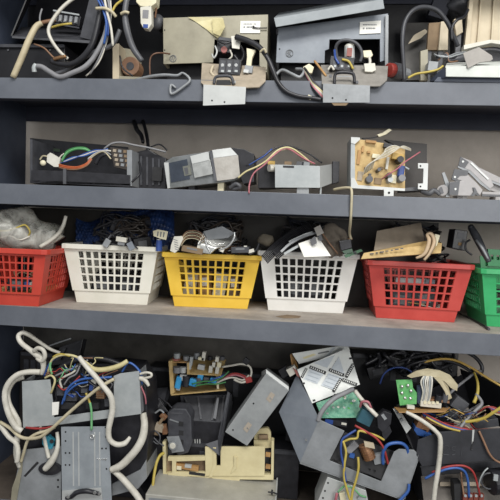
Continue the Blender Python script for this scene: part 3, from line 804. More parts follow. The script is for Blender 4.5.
def basket(name, m, label, pxl, pxr, cat='basket', rot=0., hgt=.157, group='plastic baskets of parts in a row'):
    """tapered stacking basket, front bottom edge between two photo positions on the deck"""
    a, b = onz(*pxl, D3), onz(*pxr, D3)
    ang = math.atan2(b.y-a.y, b.x-a.x)+rot
    ang = max(-.12, min(.12, ang))
    w0 = (b-a).length/2
    d0, d1 = .078, .101
    w1 = w0+.028
    X = Vector((math.cos(ang), math.sin(ang), 0))
    Y = Vector((-math.sin(ang), math.cos(ang), 0))
    Z = Vector((0, 0, 1))
    C = (a+b)/2+Y*d0
    C.z = D3+.0006
    t = T(name, label, cat, C, group)

    def pt(sx, sy, v, inset=0.):
        k = v
        st = .0 if v > .205 else -.0035      # base band steps in a little
        return C+X*sx*(w0+(w1-w0)*k+st-inset)+Y*sy*(d0+(d1-d0)*k+st-inset)+Z*hgt*v

    body = MB()
    vs_ = [0, .2, .215]
    ve = .885
    rows = 5
    rb = [.215+(ve-.215)*(i+q)/rows for i in range(rows) for q in (.2, 1.0)]
    vb = [0, .2, .21]+rb+[.955]
    TH = .0028

    def wallside(P, Q, ncol, m0):
        """wall between corner functions P(v, inset) and Q"""
        ub = [0]
        for i in range(ncol):
            ub += [m0+(1-2*m0)*(i+.13)/ncol, m0+(1-2*m0)*(i+.87)/ncol]
        ub.append(1)
        nu, nv = len(ub), len(vb)
        hol = set()
        for i in range(ncol):
            for j in range(rows):
                hol.add((1+2*i, 3+2*j))
        ix = {}
        v, f = [], []

        def V(i, j, k):
            if (i, j, k) not in ix:
                ix[(i, j, k)] = len(v)
                p, q = P(vb[j], TH*k), Q(vb[j], TH*k)
                v.append(p.lerp(q, ub[i]))
            return ix[(i, j, k)]
        for i in range(nu-1):
            for j in range(nv-1):
                if (i, j) in hol:
                    for (i0, j0, i1, j1) in ((i, j, i+1, j), (i+1, j, i+1, j+1), (i+1, j+1, i, j+1), (i, j+1, i, j)):
                        f.append((V(i0, j0, 0), V(i1, j1, 0), V(i1, j1, 1), V(i0, j0, 1)))
                    continue
                f.append((V(i, j, 0), V(i+1, j, 0), V(i+1, j+1, 0), V(i, j+1, 0)))
                f.append((V(i, j, 1), V(i, j+1, 1), V(i+1, j+1, 1), V(i+1, j, 1)))
        body.add(v, f)
    cn = [(-1, -1), (1, -1), (1, 1), (-1, 1)]
    for k in range(4):
        p, q = cn[k], cn[(k+1) % 4]
        wallside(lambda v, i, p=p: pt(p[0], p[1], v, i), lambda v, i, q=q: pt(q[0], q[1], v, i), 9 if k % 2 == 0 else 8, .13 if k % 2 == 0 else .16)
    base = [pt(sx, sy, .02) for sx, sy in cn]
    body.ext(base, (0, 0, .003))
    body.put('basket_body', m, t)
    rim = MB()
    o_, i_ = [], []
    for (sx, sy) in cn:
        o_.append(pt(sx, sy, .94, -.008))
        i_.append(pt(sx, sy, .94, .003))
    # rounded rolled rim following the four sides
    loop = []
    for k in range(4):
        p, n_ = cn[k], cn[(k+1) % 4]
        c = pt(p[0], p[1], .965, -.003)
        pr = pt(*cn[k-1], .965, -.003)
        nx = pt(*n_, .965, -.003)
        e1, e2 = (pr-c).normalized()*.012, (nx-c).normalized()*.012
        loop += [c+e1, c+(e1+e2)*.22, c+e2]
    N = len(loop)
    v, f = [], []
    prof = [(.0045, .006), (.0045, -.006), (.001, -.0075), (-.0035, -.005), (-.0045, .005), (0, .0075)]
    for i, p in enumerate(loop):
        out = (p-C)
        out.z = 0
        tn = (loop[(i+1) % N]-loop[i-1])
        nn = Vector((tn.y, -tn.x, 0)).normalized()
        if nn.dot(out) < 0:
            nn = -nn
        for (x, z) in prof:
            v.append(p+nn*x+Z*z)
    M_ = len(prof)
    for i in range(N):
        for j in range(M_):
            f.append((i*M_+j, i*M_+(j+1) % M_, ((i+1) % N)*M_+(j+1) % M_, ((i+1) % N)*M_+j))
    rim.add(v, f)
    rim.put('rim', m, t, bevel=.0008)
    return t, C, X, Y, hgt


red_b = mat('red_basket_plastic', 'b5392c', 'c84838', .42, 0, 10, .05)
red_b2 = mat('bright_red_basket_plastic', 'b03a34', 'c44d45', .42, 0, 10, .05)
white_b = mat('white_basket_plastic', 'd9d6c8', 'e6e3d8', .4, 0, 10, .05)
white_b2 = mat('clean_white_basket_plastic', 'dcdad4', 'e8e6e1', .4, 0, 10, .05)
yellow_b = mat('yellow_basket_plastic', 'e0b63a', 'ecc44c', .4, 0, 10, .05)
green_b = mat('green_basket_plastic', '2f9a5c', '3dae6c', .4, 0, 10, .05)

B1 = basket('plastic_basket', red_b, 'red plastic basket with a bulging clear bag on top, beside the white one', (-20, 304.2), (39, 307), hgt=.152)
B2 = basket('plastic_basket', white_b, 'cream white plastic basket with a torn hole in its side, between red and yellow', (75, 302.5), (148, 305.5), hgt=.166)
B3 = basket('plastic_basket', yellow_b, 'yellow plastic basket holding silver wrapped parts', (173, 306.5), (248.5, 309.5), hgt=.153)
B4 = basket('plastic_basket', white_b2, 'white plastic basket with a white card on top, between yellow and red', (267, 310.5), (344, 314), hgt=.169)
B5 = basket('plastic_basket', red_b2, 'red plastic basket heaped with brown cardboard, beside the green one', (375, 318), (456, 323))
B6 = basket('plastic_basket', green_b, 'green plastic basket cut off by the right edge', (486, 326.5), (562, 331), hgt=.150)


def inside(B, x, y, z):
    """point in a basket: x, y from -1 to 1, z metres above its base"""
    t, C, X, Y, h = B
    return C+X*x*.085+Y*y*.062+Vector((0, 0, z))


def adaptor(B, x, y, z, sz, rot, label, m=None, group=None):
    """small power adaptor: case, end cap, plug pins and cable stub"""
    c = inside(B, x, y, z+(.045 if z > .1 else 0))
    t = T('power_adaptor', label, 'adaptor', c-Vector((0, 0, sz[2]/2)), group)
    m = m or black_plastic
    MB().bx(c, sz, rot).put('case', m, t, bevel=.002)
    e = Euler(rot).to_matrix()
    MB().bx(c+e @ Vector((sz[0]*.52, 0, 0)), (sz[0]*.06, sz[1]*.8, sz[2]*.7), rot).put('end_cap', grey_black, t)
    p = c+e @ Vector((-sz[0]/2, 0, 0))
    MB().wire([p, p+e @ Vector((-.012, .002, .002)), p+e @ Vector((-.024, .012, .004))], .0022, 6, 4, True).put('cable_stub', black_c, t, smooth=True)
    MB().bx(c+e @ Vector((0, -sz[1]/2-.0002, 0)), (sz[0]*.5, .0006, sz[2]*.5), rot).put('rating_label', greyink, t)
    return t


def board(B, x, y, z, sz, rot, label, m):
    """loose circuit board with a few components"""
    c = inside(B, x, y, z)
    t = T('circuit_board', label, 'board', c-Vector((0, 0, .002)))
    MB().bx(c, sz, rot).put('board', m, t)
    e = Euler(rot).to_matrix()
    rnd = random.Random(int(abs(x*1000+z*5000))+3)
    for k in range(6):
        q = c+e @ Vector((rnd.uniform(-.4, .4)*sz[0], rnd.uniform(-.4, .4)*sz[1], sz[2]/2))
        if k % 2:
            MB().cyl(q, q+e @ Vector((0, 0, .009)), .004, None, 8).put('capacitor', rnd.choice([black_plastic, skyblue, dgrey_c]), t)
        else:
            MB().bx(q+e @ Vector((0, 0, .003)), (.011, .007, .006), rot).put('chip', rnd.choice([white_pl, black_plastic, ivory]), t)
    return t


def tangle(B, label, m, seed, cx=0., cy=0., cz=.09, rx=.06, ry=.04, rz=.02, r=.0022, n=26, group=None, top=None):
    rnd = random.Random(seed)
    cz += .034 if cz > .1 else 0
    pts = []
    a = rnd.random()*6
    for i in range(n):
        a += rnd.uniform(.7, 1.5)
        k = rnd.uniform(.45, 1.0)
        c = inside(B, cx, cy, cz)
        t_, C, X, Y, h = B
        pts.append(c+X*math.cos(a)*rx*k+Y*math.sin(a)*ry*k+Vector((0, 0, rnd.uniform(-1, 1)*rz)))
    o = MB().wire(pts, r, 6, 5, True).put('power_cable', m, smooth=True)
    return tag(o, label, 'cable', group)


# --- red basket 1: clear bag, white cable, dark parts
bagm = bpy.data.materials.new('clear_plastic_bag')
bagm.use_nodes = True
nt = bagm.node_tree
b = nt.nodes['Principled BSDF']
b.inputs['Base Color'].default_value = lin('d9d8cf')
b.inputs['Roughness'].default_value = .22
tr = nt.nodes.new('ShaderNodeBsdfTransparent')
tr.inputs[0].default_value = (.93, .93, .9, 1)
mx = nt.nodes.new('ShaderNodeMixShader')
nz = nt.nodes.new('ShaderNodeTexNoise')
nz.inputs['Scale'].default_value = 22
nz.inputs['Detail'].default_value = 5
nz.inputs['Distortion'].default_value = 1.5
rp = nt.nodes.new('ShaderNodeValToRGB')
rp.color_ramp.elements[0].position = .38
rp.color_ramp.elements[1].position = .66
rp.color_ramp.elements[0].color = (.2, .2, .2, 1)
rp.color_ramp.elements[1].color = (.6, .6, .6, 1)
tcn = nt.nodes.new('ShaderNodeTexCoord')
nt.links.new(tcn.outputs['Object'], nz.inputs['Vector'])
nt.links.new(nz.outputs['Fac'], rp.inputs[0])
nt.links.new(rp.outputs[0], mx.inputs[0])
nt.links.new(tr.outputs[0], mx.inputs[1])
nt.links.new(b.outputs[0], mx.inputs[2])
bp_ = nt.nodes.new('ShaderNodeBump')
bp_.inputs['Strength'].default_value = .9
bp_.inputs['Distance'].default_value = .006
nt.links.new(nz.outputs['Fac'], bp_.inputs['Height'])
nt.links.new(bp_.outputs[0], b.inputs['Normal'])
nt.links.new(mx.outputs[0], nt.nodes['Material Output'].inputs[0])

c = A(16, 231, .1)
t = T('plastic_bag', 'bulging clear plastic bag of wires filling the top of the left red basket', 'bag', c-Vector((0, 0, .055)))
MB().ball(c, .098, (1.25, .72, .60), 44, 26, .42, 17, 3).put('film', bagm, t, smooth=True)
MB().ball(c+Vector((.01, .01, -.012)), .06, (1.2, .6, .5), 16, 10, .5, 25, 8).put('wadded_parts', grey_card, t, smooth=True)
W1(t, [(-6, 230, .06), (6, 231, .045), (16, 228, .04), (25, 225, .045), (30, 232, .05), (27, 238, .06)], 1.0, yellow)
W1(t, [(0, 238, .05), (10, 236, .04), (20, 240, .04), (30, 236, .05)], .9, white_c)
MB().bp(13, 240, .05, 12, 8, .02, 20).put('dark_block', black_plastic, t, bevel=.001)
cable('power_cable', 'thick white cable curving up out of the left red basket beside the bag',
      [(40, 247, .06), (50, 241, .07), (58, 234, .08), (63, 226, .085), (66, 216, .09)], [2.2, 2.2, 2.1, 2.0, 1.7], white_c)
t = T('switch_module', 'grey and black switch module with a white edge, by the white cable', 'module', A(50, 243, .1))
MB().sl([(36, 243), (53, 230), (62, 238), (50, 247), (38, 248)], .11, .03).put('case', black_plastic, t, bevel=.001)
MB().sl([(38, 238), (54, 229.5), (56, 232), (41, 241)], .105, .02).put('cover', pale_metal, t)
MB().sl([(47, 242), (60, 234), (63, 237), (52, 244)], .100, .012).put('bracket', white_pl, t)
adaptor(B1, .1, -.75, .055, (.05, .03, .035), (0, 0, .2), 'black adaptor seen through the holes low in the left red basket')
for i, (px, py, mm, nm) in enumerate([(20, 284, blue, 'blue plug pressed against the holes of the left red basket'), (27, 285, white_c, 'white plug pressed against the holes of the left red basket')]):
    p = A(px, py, .0)
    p = inside(B1, (.45, .62)[i], -.93, .055)
    t = T('plug', nm, 'plug', p-Vector((0, 0, .007)))
    MB().bx(p, (.014, .012, .014), (0, 0, .1)).put('body', mm, t, bevel=.001)
    MB().cyl(p+Vector((0, 0, .006)), p+Vector((.002, .003, .02)), .003).put('cable_stub', mm, t)
board(B1, .1, .1, .035, (.14, .09, .002), (.2, .05, 0), 'tan circuit board lying in the bottom of the left red basket', tan_pcb)
tangle(B1, 'tangled brown wire inside the left red basket', brown, 5, .2, -.1, .065, .07, .05, .02, .0018)

# --- white basket 1: bubble wrap, black adaptors
bub = mat('blue_bubble_wrap', '131d35', '2b4478', .34, 0, 25, 0, 100, .45)
c = A(105, 226, .2)
v, f = [], []
NX, NY = 150, 46
for j in range(NY):
    for i in range(NX):
        u, w = i/(NX-1), j/(NY-1)
        px = 76+98*u
        top = 213+6*math.sin(u*5+1)+3*math.sin(u*13)
        bot = 252-4*math.sin(u*4)
        py = bot+(top-bot)*w
        Yd = .205+.055*w+.012*math.sin(u*9+w*4)-.012*math.sin(math.pi*w)
        p = A(px, py, Yd)
        gx, gy = u*30, w*9
        if int(gy) % 2:
            gx += .5
        dx, dy = gx-math.floor(gx)-.5, gy-math.floor(gy)-.5
        q = max(0, 1-(dx*dx+dy*dy)/.17)
        p.y -= .0030*math.sqrt(q)
        v.append(p)
for j in range(NY-1):
    for i in range(NX-1):
        f.append((j*NX+i, j*NX+i+1, (j+1)*NX+i+1, (j+1)*NX+i))
k = len(v)
v2 = [p+Vector((0, .004, 0)) for p in v]
f2 = [tuple(x+k for x in reversed(q)) for q in f]
tag(MB().add(v+v2, f+f2).put('bubble_wrap', bub, smooth=True), 'dark blue bubble wrap draped at the back of the left white basket', 'wrap')
adaptor(B2, .0, -.55, .118, (.055, .03, .034), (.15, .1, .15), 'black adaptor in the middle of the left white basket top')
adaptor(B2, .75, -.2, .125, (.05, .035, .04), (0, -.2, .6), 'black adaptor at the right of the left white basket top')
adaptor(B2, -.55, -.5, .11, (.035, .025, .03), (0, .3, -.2), 'small grey adaptor at the left of the left white basket top', grey_black)
adaptor(B2, -.45, -.5, .05, (.06, .035, .045), (0, .1, .1), 'black adaptor seen through the left holes of the left white basket')
adaptor(B2, .4, -.5, .05, (.06, .035, .045), (0, -.1, -.1), 'black adaptor seen through the right holes of the left white basket')
for i in range(3):
    tangle(B2, ('black cable coiled on top of the left white basket', 'thin black cable looping highest from the left white basket', 'black cable packed inside the left white basket')[i], black_c, 20+i, (.3, .45, 0)[i], (.1, .2, 0)[i], (.135, .15, .06)[i], (.055, .045, .08)[i], .04, (.018, .024, .03)[i], (.0024, .0018, .0026)[i])
t = T('cable_connector', 'white rectangular connector on the black adaptors of the left white basket', 'connector', A(121, 242, .06))
MB().bp(121, 239.5, .058, 11, 5, .012, 4).put('shell', white_pl, t, bevel=.0008)
MB().bp(121, 243.5, .06, 7, 3.5, .01, 4).put('socket', greyink, t)
W1(t, [(126, 240, .065), (133, 244, .075), (138, 249, .08)], .8, black_c)
t = T('capacitor', 'blue round capacitor at the right of the left white basket', 'capacitor', A(159, 249, .09))
MB().up(159, 251, .085, 3.2, 11).put('can', dblue, t, smooth=False)
MB().up(159, 240, .085, 2.6, .8).put('top', chrome, t)
t = T('cable_tag', 'beige printed cable tag above the blue capacitor', 'tag', A(160, 236, .09))
MB().sl([(153, 231), (158, 229.5), (168, 231.5), (166, 240), (160, 238.5), (153.5, 236)], .075, .002).put('tag', ivory, t)
for k in range(3):
    MB().sl([(157.5+k*3, 231.5+k*.3), (158.7+k*3, 231.7+k*.3), (158+k*3, 236.5+k*.4), (156.8+k*3, 236.2+k*.4)], .0746, .0006).put('print', greyink, t)
for i, (px, py) in enumerate([(107, 243), (131, 246)]):
    p = A(px, py, .07)
    t = T('plug', ('grey plug left of the white connector in the left white basket', 'small grey blue plug right of the white connector in the left white basket')[i], 'plug', p-Vector((0, 0, .012)))
    MB().bx(p, (.016, .014, .022), (0, .5-i, .2)).put('body', (zinc_dark, bluegrey)[i], t, bevel=.001)
    MB().cyl(p+Vector((0, 0, .008)), p+Vector((.008*(1-2*i), .008, .022)), .0028).put('cable_stub', dgrey_c, t)

# --- yellow basket: silver bag, ribbon connector, strip
t = T('foil_pack', 'crumpled silver foil pack standing out of the yellow basket', 'pack', A(214, 250, .08))
v, f = [], []
fm = MB()
fm.sl([(195, 252, .06), (198, 244, .062), (203, 232, .075), (213, 229, .09), (223, 227, .1), (234, 233, .1), (237, 240, .09), (226, 246, .07), (216, 249, .06), (210, 254, .055)], .08, .02)
fm.put('pouch', silver, t, bevel=.002)
MB().sl([(203, 231.5), (222, 226), (235, 233), (228, 238), (208, 240)], .07, .003).put('flap', zinc_dark, t, bevel=.001)
W1(t, [(205, 238, .058), (207, 246, .055), (210, 252, .055)], 1.0, chrome, 'bright crease of the foil', 'crease')
W1(t, [(199, 244, .058), (205, 240, .056), (214, 244, .056), (225, 243, .06)], .6, chrome, None, 'crease')
t = T('ribbon_cable', 'brown ribbon of thin wires ending in a white connector, left in the yellow basket', 'cable', A(176, 251, .05))
MB().sl([(174, 236.5), (182, 236), (183, 239), (178, 250), (175, 253), (170, 251), (171, 245)], .045, .008).put('connector', white_pl, t, bevel=.0008)
for k in range(5):
    MB().bp(174.5+k*.4+1, 240+k*2.4, .0445, 4.6, .7, .001, 15).put('slot', greyink, t)
for k in range(6):
    W1(t, [(181, 239+k*1.4, .05), (186, 232+k*1.5, .05), (194, 230.5+k*1.6, .055), (201, 233+k*1.7, .06), (206, 240+k*1.2, .07)], .45, (brown, ivory_c)[k % 2])
t = T('metal_hook', 'thin bright metal strip bent like a hook above the yellow basket', 'strip', A(225, 251, .06))
W1(t, [(219, 250, .052), (227, 247, .052), (232, 242, .052), (234.5, 236, .052), (234.5, 232, .052)], [1.3, 1.5, 1.3, 1.1, .9], chrome, None, 'bent_strip')
MB().bp(222, 250, .05, 4, 4, .004, 20).put('clip', white_pl, t)
for i, (px, py, w, h, dg, mm, lb) in enumerate([(192, 250, 22, 6, 6, brown_card, 'brown flat part edge along the left front rim of the yellow basket'), (240, 250, 18, 6, -6, grey_black, 'dark flat part by the right front rim of the yellow basket')]):
    t = T('circuit_module', lb, 'module', A(px, py+3, .06))
    MB().bp(px, py, .055, w, h, .05, dg).put('case', mm, t, bevel=.001)
    MB().bp(px, py-1, .0545, w*.5, h*.3, .001, dg).put('label', greyink, t)
    MB().bp(px+w*.3, py-h*.5, .058, 3, 2.5, .01, dg).put('plug', white_pl, t)
t = T('cable_connector', 'small white connector at the right front rim of the yellow basket', 'connector', A(250, 252, .06))
MB().bp(251, 251, .056, 6, 3.5, .01, -20).put('shell', white_pl, t, bevel=.0006)
W1(t, [(248, 250, .06), (238, 249, .062), (228, 251, .065)], .6, grey_c)
tangle(B3, 'dark cables heaped at the back right of the yellow basket', black_c, 41, .55, .5, .145, .05, .035, .03, .0022)
tangle(B3, 'black cable looping high at the back of the yellow basket', black_c, 42, .1, .8, .165, .06, .03, .025, .0020)
tangle(B3, 'brown thin wire at the right of the yellow basket', brown, 43, .6, .0, .128, .035, .03, .014, .0012)
adaptor(B3, -.5, .5, .125, (.05, .035, .04), (0, .2, .3), 'black adaptor at the back left of the yellow basket')
for i in range(4):
    p = inside(B3, (-.75, -.25, .25, .75)[i], -.45, .060)
    t = T('component_box', ('beige component box inside the yellow basket, first from the left', 'tan component box inside the yellow basket, second from the left', 'cream component box inside the yellow basket, third from the left', 'brown component box inside the yellow basket, at the right')[i], 'box', p-Vector((0, 0, .035)))
    MB().bx(p, (.036, .04, .072), (0, .12*(-1)**i, .1*(-1)**i)).put('case', (beige_pl, brown_pcb, ivory, brown_card)[i], t, bevel=.001)
    MB().bx(p+Vector((0, -.021, .01)), (.018, .002, .024), (0, .12*(-1)**i, .1*(-1)**i)).put('label', white_paper, t)

# --- white basket 2: cards, dark ribbons, wires
t = T('plastic_card', 'blank white card standing tilted in the right white basket', 'card', A(312, 256, .06))
MB().pl([(298.5, 243.5, .05), (318, 236.5, .075), (331, 256, .06), (304, 257, .045)], .0018).put('card', white_paper, t)
MB().pl([(310, 240, .051), (315, 236, .055), (317, 243, .053), (312.5, 246, .05)], .001).put('tape', dgrey_c, t)
t = T('plastic_card', 'small grey card on top of the grey strips in the right white basket', 'card', A(319, 235, .07))
MB().pl([(314, 228, .06), (320, 225, .065), (324, 233, .06), (317.5, 236, .055)], .0015).put('card', grey_card, t)
MB().sl([(318, 235), (321, 234), (323, 240), (320, 241)], .062, .002).put('stem', dgrey_c, t)
for i, (pp, mm, lb) in enumerate([
        ([(281, 252, .06), (290, 244, .07), (303, 237, .075), (316, 233, .075)], zinc_dark, 'grey flat metal strip leaning behind the white card'),
        ([(284, 254, .05), (296, 247, .06), (306, 242, .065)], zinc, 'lower light metal strip leaning behind the white card'),
        ([(289, 242, .08), (304, 235, .085), (313, 232, .085)], zinc, 'upper light metal strip under the grey card')]):
    tag(MB().wire(pp, [1.6, 1.6, 1.4, 1.2][:len(pp)], 4).put('metal_strip', mm), lb, 'strip')
t = T('cloth_bundle', 'grey brown rolled cloth bundle at the back right of the right white basket', 'bundle', A(333, 250, .1))
MB().ball(A(333, 240, .11), .044, (.75, .6, 1.1), 24, 16, .35, 40, 4).put('cloth', mat('grey_brown_cloth', '5d554c', '7d7468', .9, 0, 40, .4), t, smooth=True)
W1(t, [(322, 233, .085), (330, 244, .078), (338, 254, .08)], .8, brown, None, 'string')
t = T('mains_plug', 'black plug hanging on the beige wire over the right white basket', 'plug', A(345, 249, .06))
MB().sl([(339, 241), (351, 239), (352, 248), (341, 251)], .05, .022).put('plug_body', black_plastic, t, bevel=.0015)
MB().sl([(342, 251), (352, 248.5), (353, 252), (345, 254)], .052, .014).put('plug_base', mat('dark_green_label', '3c4f42', '4a6050', .5), t)
MB().cyl(A(352, 238, .06), A(348, 240, .06), .004).put('pin', copper_b, t)
W1(t, [(334, 189.5, .03), (342, 188, .012), (348.5, 187.8, .0), (351.5, 190, -.010), (351.5, 203, -.012), (350.5, 222, .0), (349.5, 233, .045), (351, 239, .058)], 1.5, ivory_c, 'beige wire looped over the shelf edge')
for i, (pp, lb) in enumerate([([(262, 256, .06), (275, 243, .09), (292, 231, .13), (312, 222, .17)], 'wide black flat ribbon rising to the back of the right white basket'),
                              ([(272, 252, .07), (286, 240, .1), (300, 229, .14), (306, 222, .17)], 'second black flat ribbon, behind the metal strips of the right white basket')]):
    q = MB()
    for k in range(7):
        q.wire([(x+k*.9, y+k*1.2, Y) for x, y, Y in pp], .7, 5)
    tag(q.put('ribbon_cable', black_c, smooth=True), lb, 'cable')
t = T('cable_connector', 'beige connector lump at the back left of the right white basket', 'connector', A(266, 246, .13))
MB().ball(A(266, 240, .13), .02, (1.2, .7, .8), 12, 8, .3, 60, 2).put('shell', mat('dusty_beige', '5b554a', '756d5e', .8), t, smooth=True)
W1(t, [(259, 243, .13), (256, 250, .12), (250, 254, .1)], 1.2, dgrey_c)
t = T('circuit_board', 'green edged board lying at the right rim of the right white basket', 'board', A(357, 254, .08))
MB().pl([(344, 255, .05), (361, 249, .07), (363, 251, .07), (346, 258, .05)], .0016).put('board', mat('dark_green_board', '35543f', '42664b', .5), t)
MB().bp(355, 252.5, .058, 3, 2, .004).put('chip', black_plastic, t)
adaptor(B4, -.4, -.5, .06, (.06, .035, .06), (0, .1, .1), 'black adaptor behind the left holes of the right white basket')
adaptor(B4, .35, -.5, .06, (.06, .035, .06), (0, -.1, -.1), 'black adaptor behind the right holes of the right white basket')
board(B4, 0, .2, .03, (.13, .07, .002), (.1, .1, 0), 'tan circuit board lying low in the right white basket', tan_pcb)
tangle(B4, 'dark cable heaped at the left back of the right white basket', black_c, 51, -.5, .4, .14, .05, .035, .025, .0022)

# --- red basket 2: cardboard, coil strap, adaptors
t = T('cardboard_sheet', 'grey brown cardboard sheet leaning on top of the right red basket', 'cardboard', A(400, 250, .1))
MB().pl([(374, 250.5, .05), (377, 231, .085), (421, 222.5, .11), (425, 243, .07)], .003).put('sheet', mat('grey_brown_card', '7c7061', '948878', .85, 0, 20, .15), t)
t = T('wooden_board', 'tan printed board edge under the cardboard on the right red basket', 'board', A(395, 259, .05))
MB().pl([(361, 259, .03), (364, 253, .032), (425, 241, .05), (442, 243, .06), (441, 253, .05), (410, 255, .035)], .005).put('board', tan_pcb, t)
for k in range(7):
    MB().bp(372+k*5, 253.8-k*.9, .028, (3.4, 2, 3.9, 2.6, 1.8, 3.2, 2.4)[k], 1.1, .004, -8).put('print', dgrey_c, t)
t = T('coil_strap', 'looped cream strap standing at the front of the cardboard on the right red basket', 'strap', A(424, 257, .04))
W1(t, [(416, 258, .03), (423, 255, .025), (427, 249, .025), (429, 240, .03), (427, 235, .035), (431, 234, .035), (434, 242, .035), (430, 252, .03), (424, 260, .03)], [1.6, 2.2, 2.6, 2.6, 1.8, 2.2, 2.6, 2.2, 1.6], mat('cream_strap', 'b39a7c', 'c9b294', .6), None, 'strap', 4)
MB().bp(436, 240, .04, 5, 11, .01, 12).put('cream_block', ivory, t, bevel=.0008)
for i, a in enumerate([(.55, .3, .15, (.05, .04, .045), (0, .4, .3), 'black adaptor upright at the back right of the right red basket'),
                       (-.65, .6, .15, (.06, .04, .05), (0, -.2, .2), 'black adaptor behind the cardboard of the right red basket'),
                       (-.45, -.5, .05, (.06, .035, .05), (0, .1, .1), 'grey adaptor seen through the left holes of the right red basket'),
                       (.35, -.5, .055, (.06, .035, .05), (0, -.2, -.1), 'black adaptor seen through the right holes of the right red basket')]):
    adaptor(B5, *a, m=grey_black if i == 2 else None)
t = T('power_adaptor', 'black adaptor with a dark face and orange mark, right end of the right red basket', 'adaptor', A(463, 247, .1))
MB().sl([(455, 229), (468, 231), (465, 251), (452, 248)], .09, .05).put('case', black_plastic, t, bevel=.0015)
MB().bp(461, 236, .089, 7, 6, .002, 5).put('face', grey_black, t)
MB().bp(460, 244, .0885, 3, 3, .002, 5).put('mark', mat('orange_mark', '6f5228', '83632f', .6), t)
t = T('handset', 'dark grey curved handset leaning across to the green basket', 'handset', A(480, 255, .08))
W1(t, [(489, 262, .05), (483, 250, .06), (477, 238, .08), (472, 229, .1), (470, 226, .1)], [2.6, 3.6, 4.2, 3.6, 2.8], grey_black, None, 'body')
W1(t, [(488, 259, .045), (482, 248, .052), (476, 240, .07)], [1, 1.6, 1.2], zinc_dark, None, 'grip_edge')
W1(t, [(470, 240, .07), (466, 243, .075), (466, 250, .07), (472, 255, .06)], 1.2, black_c, None, 'cord')
t = T('black_rod', 'thin black rod lying on the deck between red and green baskets', 'rod', onz(478, 324, D3))
MB().wire([onz(458, 313, D3+.004), onz(470, 318, D3+.004), onz(480, 323.5, D3+.004), onz(488, 328.5, D3+.004)], [.0018, .0022, .0026, .003], 6, 4, True).put('rod', black_c, t, smooth=True)
MB().wire([onz(486, 327.3, D3+.004), onz(489, 329, D3+.004)], .0036, 8, 3, True).put('grip', grey_black, t)
tangle(B5, 'black cable slumped over the right rim of the right red basket', black_c, 61, .7, -.1, .13, .04, .05, .016, .0024)
tangle(B5, 'yellow wire seen through the holes of the right red basket', goldbrown, 62, .2, -.5, .05, .05, .02, .025, .0014)
tangle(B5, 'white wire low in the right red basket', white_c, 63, .45, -.6, .035, .04, .015, .01, .0014)
t = T('foil_pack', 'blue white foil strip behind the top holes of the right red basket', 'pack', inside(B5, .1, -.95, .09))
MB().bx(inside(B5, -.1, -.9, .104), (.09, .002, .014), (.1, 0, .06)).put('strip', pale_metal, t)
MB().bx(inside(B5, .45, -.91, .104), (.025, .002, .012), (.1, 0, .06)).put('blue_end', bluegrey, t)
# --- green basket: nested second basket rim, plug
g2 = mat('dark_green_basket_plastic', '23814a', '2e9458', .4, 0, 10)
t = T('plastic_basket', 'dark green basket edge nested at the back of the green basket', 'basket', onz(500, 300, D3)+Vector((.02, .17, .1)))
k = MB()
for (x0, x1, y0, y1) in [(488, 530, 249, 254.5), (488, 530, 259.5, 266)]:
    k.sl([(x0, y0), (x1, y0+2), (x1, y1+2), (x0, y1)], .1, .006)
k.put('rim', g2, t)
for i in range(7):
    MB().sl([(487.5+i*6, 254+i*.25), (490.5+i*6, 254+i*.25), (490.5+i*6, 260+i*.25), (487.5+i*6, 260+i*.25)], .101, .004).put('bar', g2, t)
MB().sl([(480, 256), (530, 258), (530, 290), (482, 288)], .109, .004).put('side', g2, t)
adaptor(B6, -.5, -.2, .1, (.05, .035, .04), (0, .2, .2), 'black adaptor inside the green basket')

heap_a = mat('worn_black_cable', '2a2a2d', '3c3c40', .4, 0, 25)
heap_b = mat('brown_black_cable', '302a26', '453d37', .45, 0, 25)
heap_c = mat('blue_black_cable', '26282f', '3a3d46', .4, 0, 25)
# --- heaps of dark adaptors and cables rising above the rims
for B, nm, sd in ((B2, 'left white', 200), (B3, 'yellow', 210), (B4, 'right white', 220), (B5, 'right red', 230)):
    for k, (cx, cy, cz, rx, rz, r) in enumerate([(-.3, .2, .175, .06, .035, .0034), (.35, .25, .180, .06, .035, .0034), (0, .6, .200, .075, .028, .0028)]):
        if B is B5 and k == 0:
            continue
        pl = ('at the back left', 'at the back right', 'highest at the back')[k]
        tangle(B, 'knotted black cable heap %s of the %s basket' % (pl, nm), (heap_a, heap_b, heap_c)[k], sd+k, cx, cy, cz, rx, .03, rz, r, 44)
    adaptor(B, -.1, .55, .175, (.06, .035, .04), (.2, .3, .4), 'black adaptor buried in the cable heap of the %s basket' % nm)
    adaptor(B, .6, .6, .185, (.05, .03, .035), (-.2, -.4, -.3), 'black adaptor tipped high at the back right of the %s basket' % nm)

t = tag(MB().ext([onz(276, 316.5, D3+.0004), onz(287, 314.8, D3+.0004), onz(301, 316, D3+.0004), onz(299, 318, D3+.0004), onz(284, 318.2, D3+.0004)], (0, 0, .0006)).put('paper_scrap', brown_card), 'torn tan paper scrap on the deck in front of the right white basket', 'paper')
# ------------------------------------------------------------------ bottom shelf: dark cases at the back


def case(label, x0, x1, ytop, Y, d, m, zb=D4, hs=True):
    a, b = A(x0, ytop, Y), A(x1, ytop, Y)
    z = (a.z+b.z)/2
    t = T('equipment_case', label, 'case', ((a.x+b.x)/2, Y+d/2, zb+.0005))
    MB().bx(((a.x+b.x)/2, Y+d/2, (z+zb)/2), (b.x-a.x, d, z-zb-.001), (0, 0, 0)).put('case', m, t, bevel=.002)
    MB().bx(((a.x+b.x)/2, Y-.001, z-.008), (b.x-a.x-.01, .003, .010)).put('top_trim', grey_black, t)
    for k in range(4):
        MB().bx((a.x+(b.x-a.x)*(.2+k*.2), Y-.001, z-.05), (.016, .003, .05)).put('vent_rib', grey_black, t)
    return t


